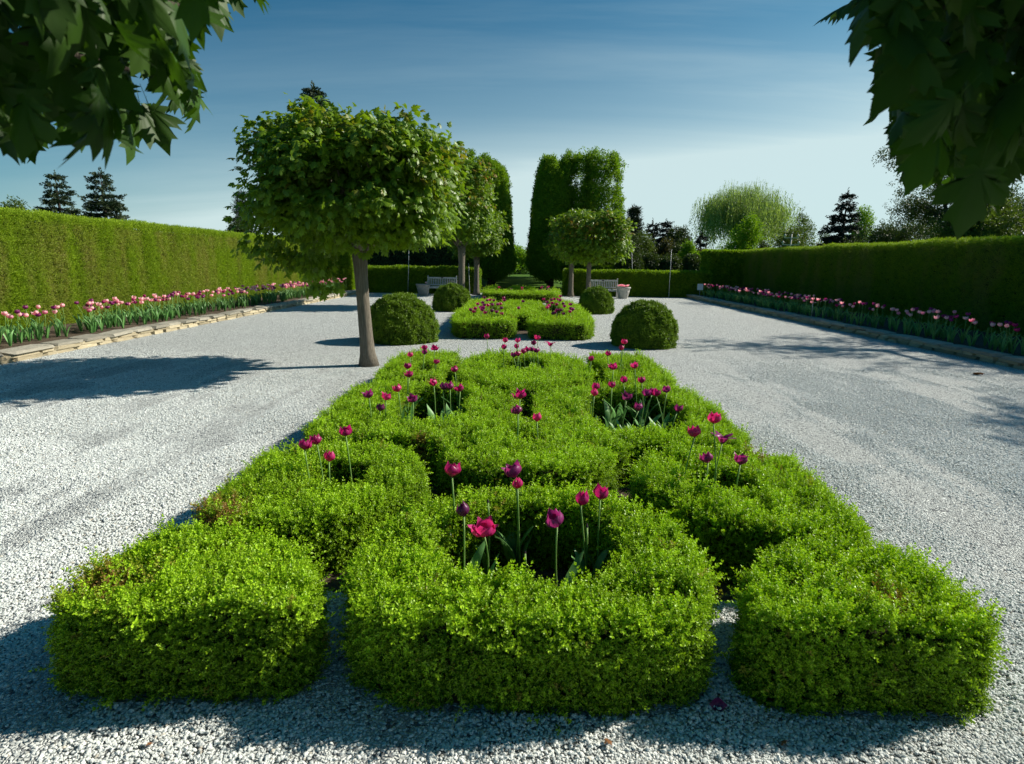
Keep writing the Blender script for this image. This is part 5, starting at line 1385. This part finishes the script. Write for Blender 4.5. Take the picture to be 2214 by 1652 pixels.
# ================================================================== GARDEN FURNITURE
def bench(label, x, y, w=1.55):
    t = thing('garden_bench', label, 'bench', (x, y, 0), 'weathered benches before the low hedges')
    hw = w / 2
    for sx in (-hw, hw - 0.06):
        MB().box(sx, sx + 0.06, 0.42, 0.48, 0, 0.94).build('leg', M['teak'], t)
        MB().box(sx, sx + 0.06, 0.0, 0.06, 0, 0.63).build('leg', M['teak'], t)
        MB().box(sx - 0.004, sx + 0.064, -0.03, 0.43, 0.632, 0.662).build('armrest', M['teak'], t)
        MB().box(sx + 0.01, sx + 0.05, 0.062, 0.418, 0.33, 0.40).build('side_rail', M['teak'], t)
        MB().lathe([(0.032, 0.94), (0.036, 0.955), (0.02, 0.975)], 8, (sx + 0.03, 0.45)).build('post_cap', M['teak'], t)
    for k in range(4): MB().box(-hw + 0.062, hw - 0.062, 0.02 + 0.10 * k, 0.10 + 0.10 * k, 0.41, 0.432).build('seat_slat', M['teak'], t)
    MB().box(-hw + 0.062, hw - 0.062, 0.002, 0.028, 0.33, 0.408).build('front_rail', M['teak'], t)
    MB().box(-hw + 0.062, hw - 0.062, 0.435, 0.47, 0.82, 0.90).build('top_rail', M['teak'], t)
    MB().box(-hw + 0.062, hw - 0.062, 0.435, 0.47, 0.47, 0.53).build('lower_rail', M['teak'], t)
    m = 15
    for k in range(m):
        xx = -hw + 0.10 + (w - 0.20 - 0.045) * k / (m - 1)
        MB().box(xx, xx + 0.045, 0.442, 0.462, 0.532, 0.818).build('back_slat', M['teak'], t)
    MB().box(-0.05, 0.05, 0.425, 0.433, 0.84, 0.89).build('plaque', M['plaque'], t)
xb, _ = at(954, 630, 30.9); bench('weathered slatted bench beside the grey urn', xb, 30.9)
xb, _ = at(1305, 635, 30.6); bench('weathered slatted bench beside the urn full of pink flowers', xb, 30.6)
def urn(label, x, y, r, h, mat, flowers):
    t = thing('planter_urn', label, 'urn', (x, y, 0))
    MB().lathe([(0.58 * r, 0), (0.62 * r, 0.02), (0.62 * r, 0.045), (0.66 * r, 0.06), (0.84 * r, h * 0.55), (0.86 * r, h * 0.57), (0.85 * r, h * 0.60), (0.93 * r, h * 0.86), (r * 1.0, h * 0.88), (r * 1.02, h * 0.94), (r, h), (r * 0.88, h), (r * 0.86, h * 0.9), (0.01, h * 0.88)], 28).build('bowl', mat, t, True)
    MB().lathe([(r * 0.85, h * 0.89), (r * 0.5, h * 0.93), (0.01, h * 0.95)], 16).build('soil', M['soil'], t)
    if flowers:
        for k in range(26):
            a = rng.uniform(0, 6.28); rr = r * 0.8 * math.sqrt(rng.uniform()); o = link('flower', FLOW[random.choice(('p_pink', 'p_rose', 'p_pink')), 'open'], t)
            o.location = (rr * math.cos(a), rr * math.sin(a), h + rng.uniform(0.0, 0.07)); o.scale = (1.1,) * 3; o.rotation_euler = (rng.normal() * 0.4, rng.normal() * 0.4, 0)
        for k in range(18):
            a = rng.uniform(0, 6.28); rr = r * 0.7 * math.sqrt(rng.uniform()); o = link('leaf', random.choice(TLEAF), t)
            o.location = (rr * math.cos(a), rr * math.sin(a), h * 0.9); o.scale = (0.5,) * 3; o.rotation_euler = (0, 0, a)
    else:
        o = link('flower', FLOW['p_pink', 'open'], t); o.location = (0.16, 0, h + 0.02); o.scale = (1.6,) * 3
        for k in range(10):
            a = rng.uniform(0, 6.28); o = link('leaf', random.choice(TLEAF), t); o.location = (0.2 * math.cos(a), 0.2 * math.sin(a), h * 0.88); o.scale = (0.4,) * 3; o.rotation_euler = (0, 0, a)
xu, _ = at(915, 638, 30.0); urn('wide grey ribbed urn at the end of a bench', xu, 30.0, 0.36, 0.58, M['urn_dark'], False)
xu, _ = at(1347, 642, 30.2); urn('pale cast-stone urn filled with pink flowers beside a bench', xu, 30.2, 0.36, 0.58, M['urn'], True)
for (xt, yt, xb_, yb, Y, lab) in ((884.5, 520, 882, 640, 31.6, 'thin grey pole behind the grey urn, running up into the maple leaves'), (1013, 570, 1016, 640, 31.5, 'thin grey pole at the end of the low hedge'),
                             (1366, 545, 1371, 600, 33.2, 'thin grey pole leaning behind the low hedge'), (1452, 540, 1446, 640, 31.6, 'thin grey pole standing at the corner of the shaded border')):
    a, za = at(xt, yt, Y); b, _z = at(xb_, yb, Y)
    t = thing('metal_pole', lab, 'pole', (b, Y, 0), 'thin grey poles along the back')
    V, F = tube([(0, 0, 0), (a - b, 0, za)], [0.016, 0.013], 8); obj('shaft', V, F, M['metal'], t, True)
    V, F = tube([(a - b, 0, za), (a - b, 0, za + 0.03)], [0.018, 0.010], 8); obj('cap', V, F, M['metal'], t, True)
# gourd pole, finial, sign, stake
x, z = at(1710, 508, 30.0); xg, zb = at(1709, 541, 30.0)
t = thing('birdhouse_pole', 'cream pole with two cross arms and hanging gourds above the shaded hedge', 'birdhouse pole', (xg + 0.0, 30.0 + 6.0, 0))
xg2, zt = at(1712, 506, 36.0); t.location = (xg2, 36.0, 0)
MB().tube([(0, 0, 0), (0, 0, zt)], 0.035, 8).build('post', M['cream'], t, True)
for zz, hw in ((zt - 0.22, 0.42), (zt - 0.62, 0.50)):
    MB().box(-hw, hw, -0.025, 0.025, zz - 0.025, zz + 0.025).build('cross_arm', M['cream'], t)
    for sx in (-1, 1):
        c = (sx * (hw - 0.03), 0.0)
        MB().lathe([(0.015, zz + 0.03), (0.035, zz + 0.05), (0.07, zz + 0.10), (0.075, zz + 0.14), (0.045, zz + 0.19), (0.015, zz + 0.22)], 10, c).build('gourd', M['cream'], t, True)
xf, zf = at(375, 488, 22.0)
t = thing('garden_finial', 'small dark knob on a thin rod poking above the sunlit hedge', 'finial', (xf, 22.0, 0))
MB().tube([(0, 0, 0), (0, 0, zf - 0.10)], 0.018, 6).build('rod', M['black'], t, True)
MB().lathe([(0.02, zf - 0.12), (0.07, zf - 0.08), (0.075, zf - 0.02), (0.03, zf + 0.02)], 10).build('knob', M['black'], t, True)
xs_, zs_ = at(1509, 618, 31.0)
t = thing('plant_sign', 'small pale blue-white plant sign among the far pink tulips', 'sign', (xs_ + 0.12, 31.0, 0.15))
MB().tube([(0, 0, 0), (0, 0, 0.35)], 0.012, 6).build('stake', M['metal'], t)
MB().box(-0.15, 0.15, -0.02, -0.008, 0.30, 0.62).build('panel', M['white'], t)
xs_, _ = at(1602, 650, 19.0)
t = thing('garden_stake', 'thin hooked metal stake at the edge of the shaded tulip border', 'stake', (WR + 0.42, 19.0, 0.14))
MB().tube([(0, 0, 0), (0, 0, 0.42), (0.01, 0, 0.47), (0.05, 0, 0.49), (0.09, 0, 0.47)], 0.009, 6).build('rod', M['metal'], t, True)
# house roof corner at the right edge
xh, zh_ = at(2212, 500, 44.0)
t = thing('house', 'house with a blue-grey roof showing its corner over the shaded hedge', 'house', (xh + 3.4, 46.0, 0))
MB().box(-3.2, 3.2, -2.0, 2.0, 0, zh_ - 0.9).build('wall', M['siding'], t)
MB().add([(-3.5, -2.3, zh_ - 0.9), (3.5, -2.3, zh_ - 0.9), (3.5, 2.3, zh_ - 0.9), (-3.5, 2.3, zh_ - 0.9), (-2.2, 0, zh_ + 0.6), (2.2, 0, zh_ + 0.6)], [(0, 1, 5, 4), (2, 3, 4, 5), (3, 0, 4), (1, 2, 5), (3, 2, 1, 0)]).build('roof', M['bluemetal'], t)
# fallen bits on the gravel
dm = maple_blade('fallen_leaf', M['dryleaf'], 0.6, 90)
for px, py, s, lab in ((1310, 1600, 0.035, 'dry brown leaf scrap on the gravel before the centre hedge'), (1700, 1605, 0.04, 'dry orange leaf scrap on the sunlit gravel strip'), (2105, 808, 0.16, 'dark fallen leaf on the gravel by the shaded edging'), (985, 771, 0.11, 'dark fallen leaf on the gravel beside the maple trunk'), (330, 1610, 0.03, 'tiny brown leaf scrap on the gravel at the bottom left'), (1930, 1390, 0.03, 'tiny reddish scrap on the gravel beside the right front block')):
    x, y = unp(px, py, 0.015)
    o = link('fallen_leaf', dm, None, (x, y, 0.022)); o.scale = (s,) * 3; o.rotation_euler = (rng.normal() * 0.3, rng.normal() * 0.3, rng.uniform(0, 6)); tag(o, lab, 'fallen leaf', 'scraps of leaf on the gravel')
x, y = unp(1533, 1528, 0.02)
o = link('fallen_petal', PET['p_purple', 'open', 0], None, (x, y, 0.03)); o.rotation_euler = (1.5, 0.3, 1.0); tag(o, 'dark purple petal fallen on the gravel between two front hedges', 'petal')
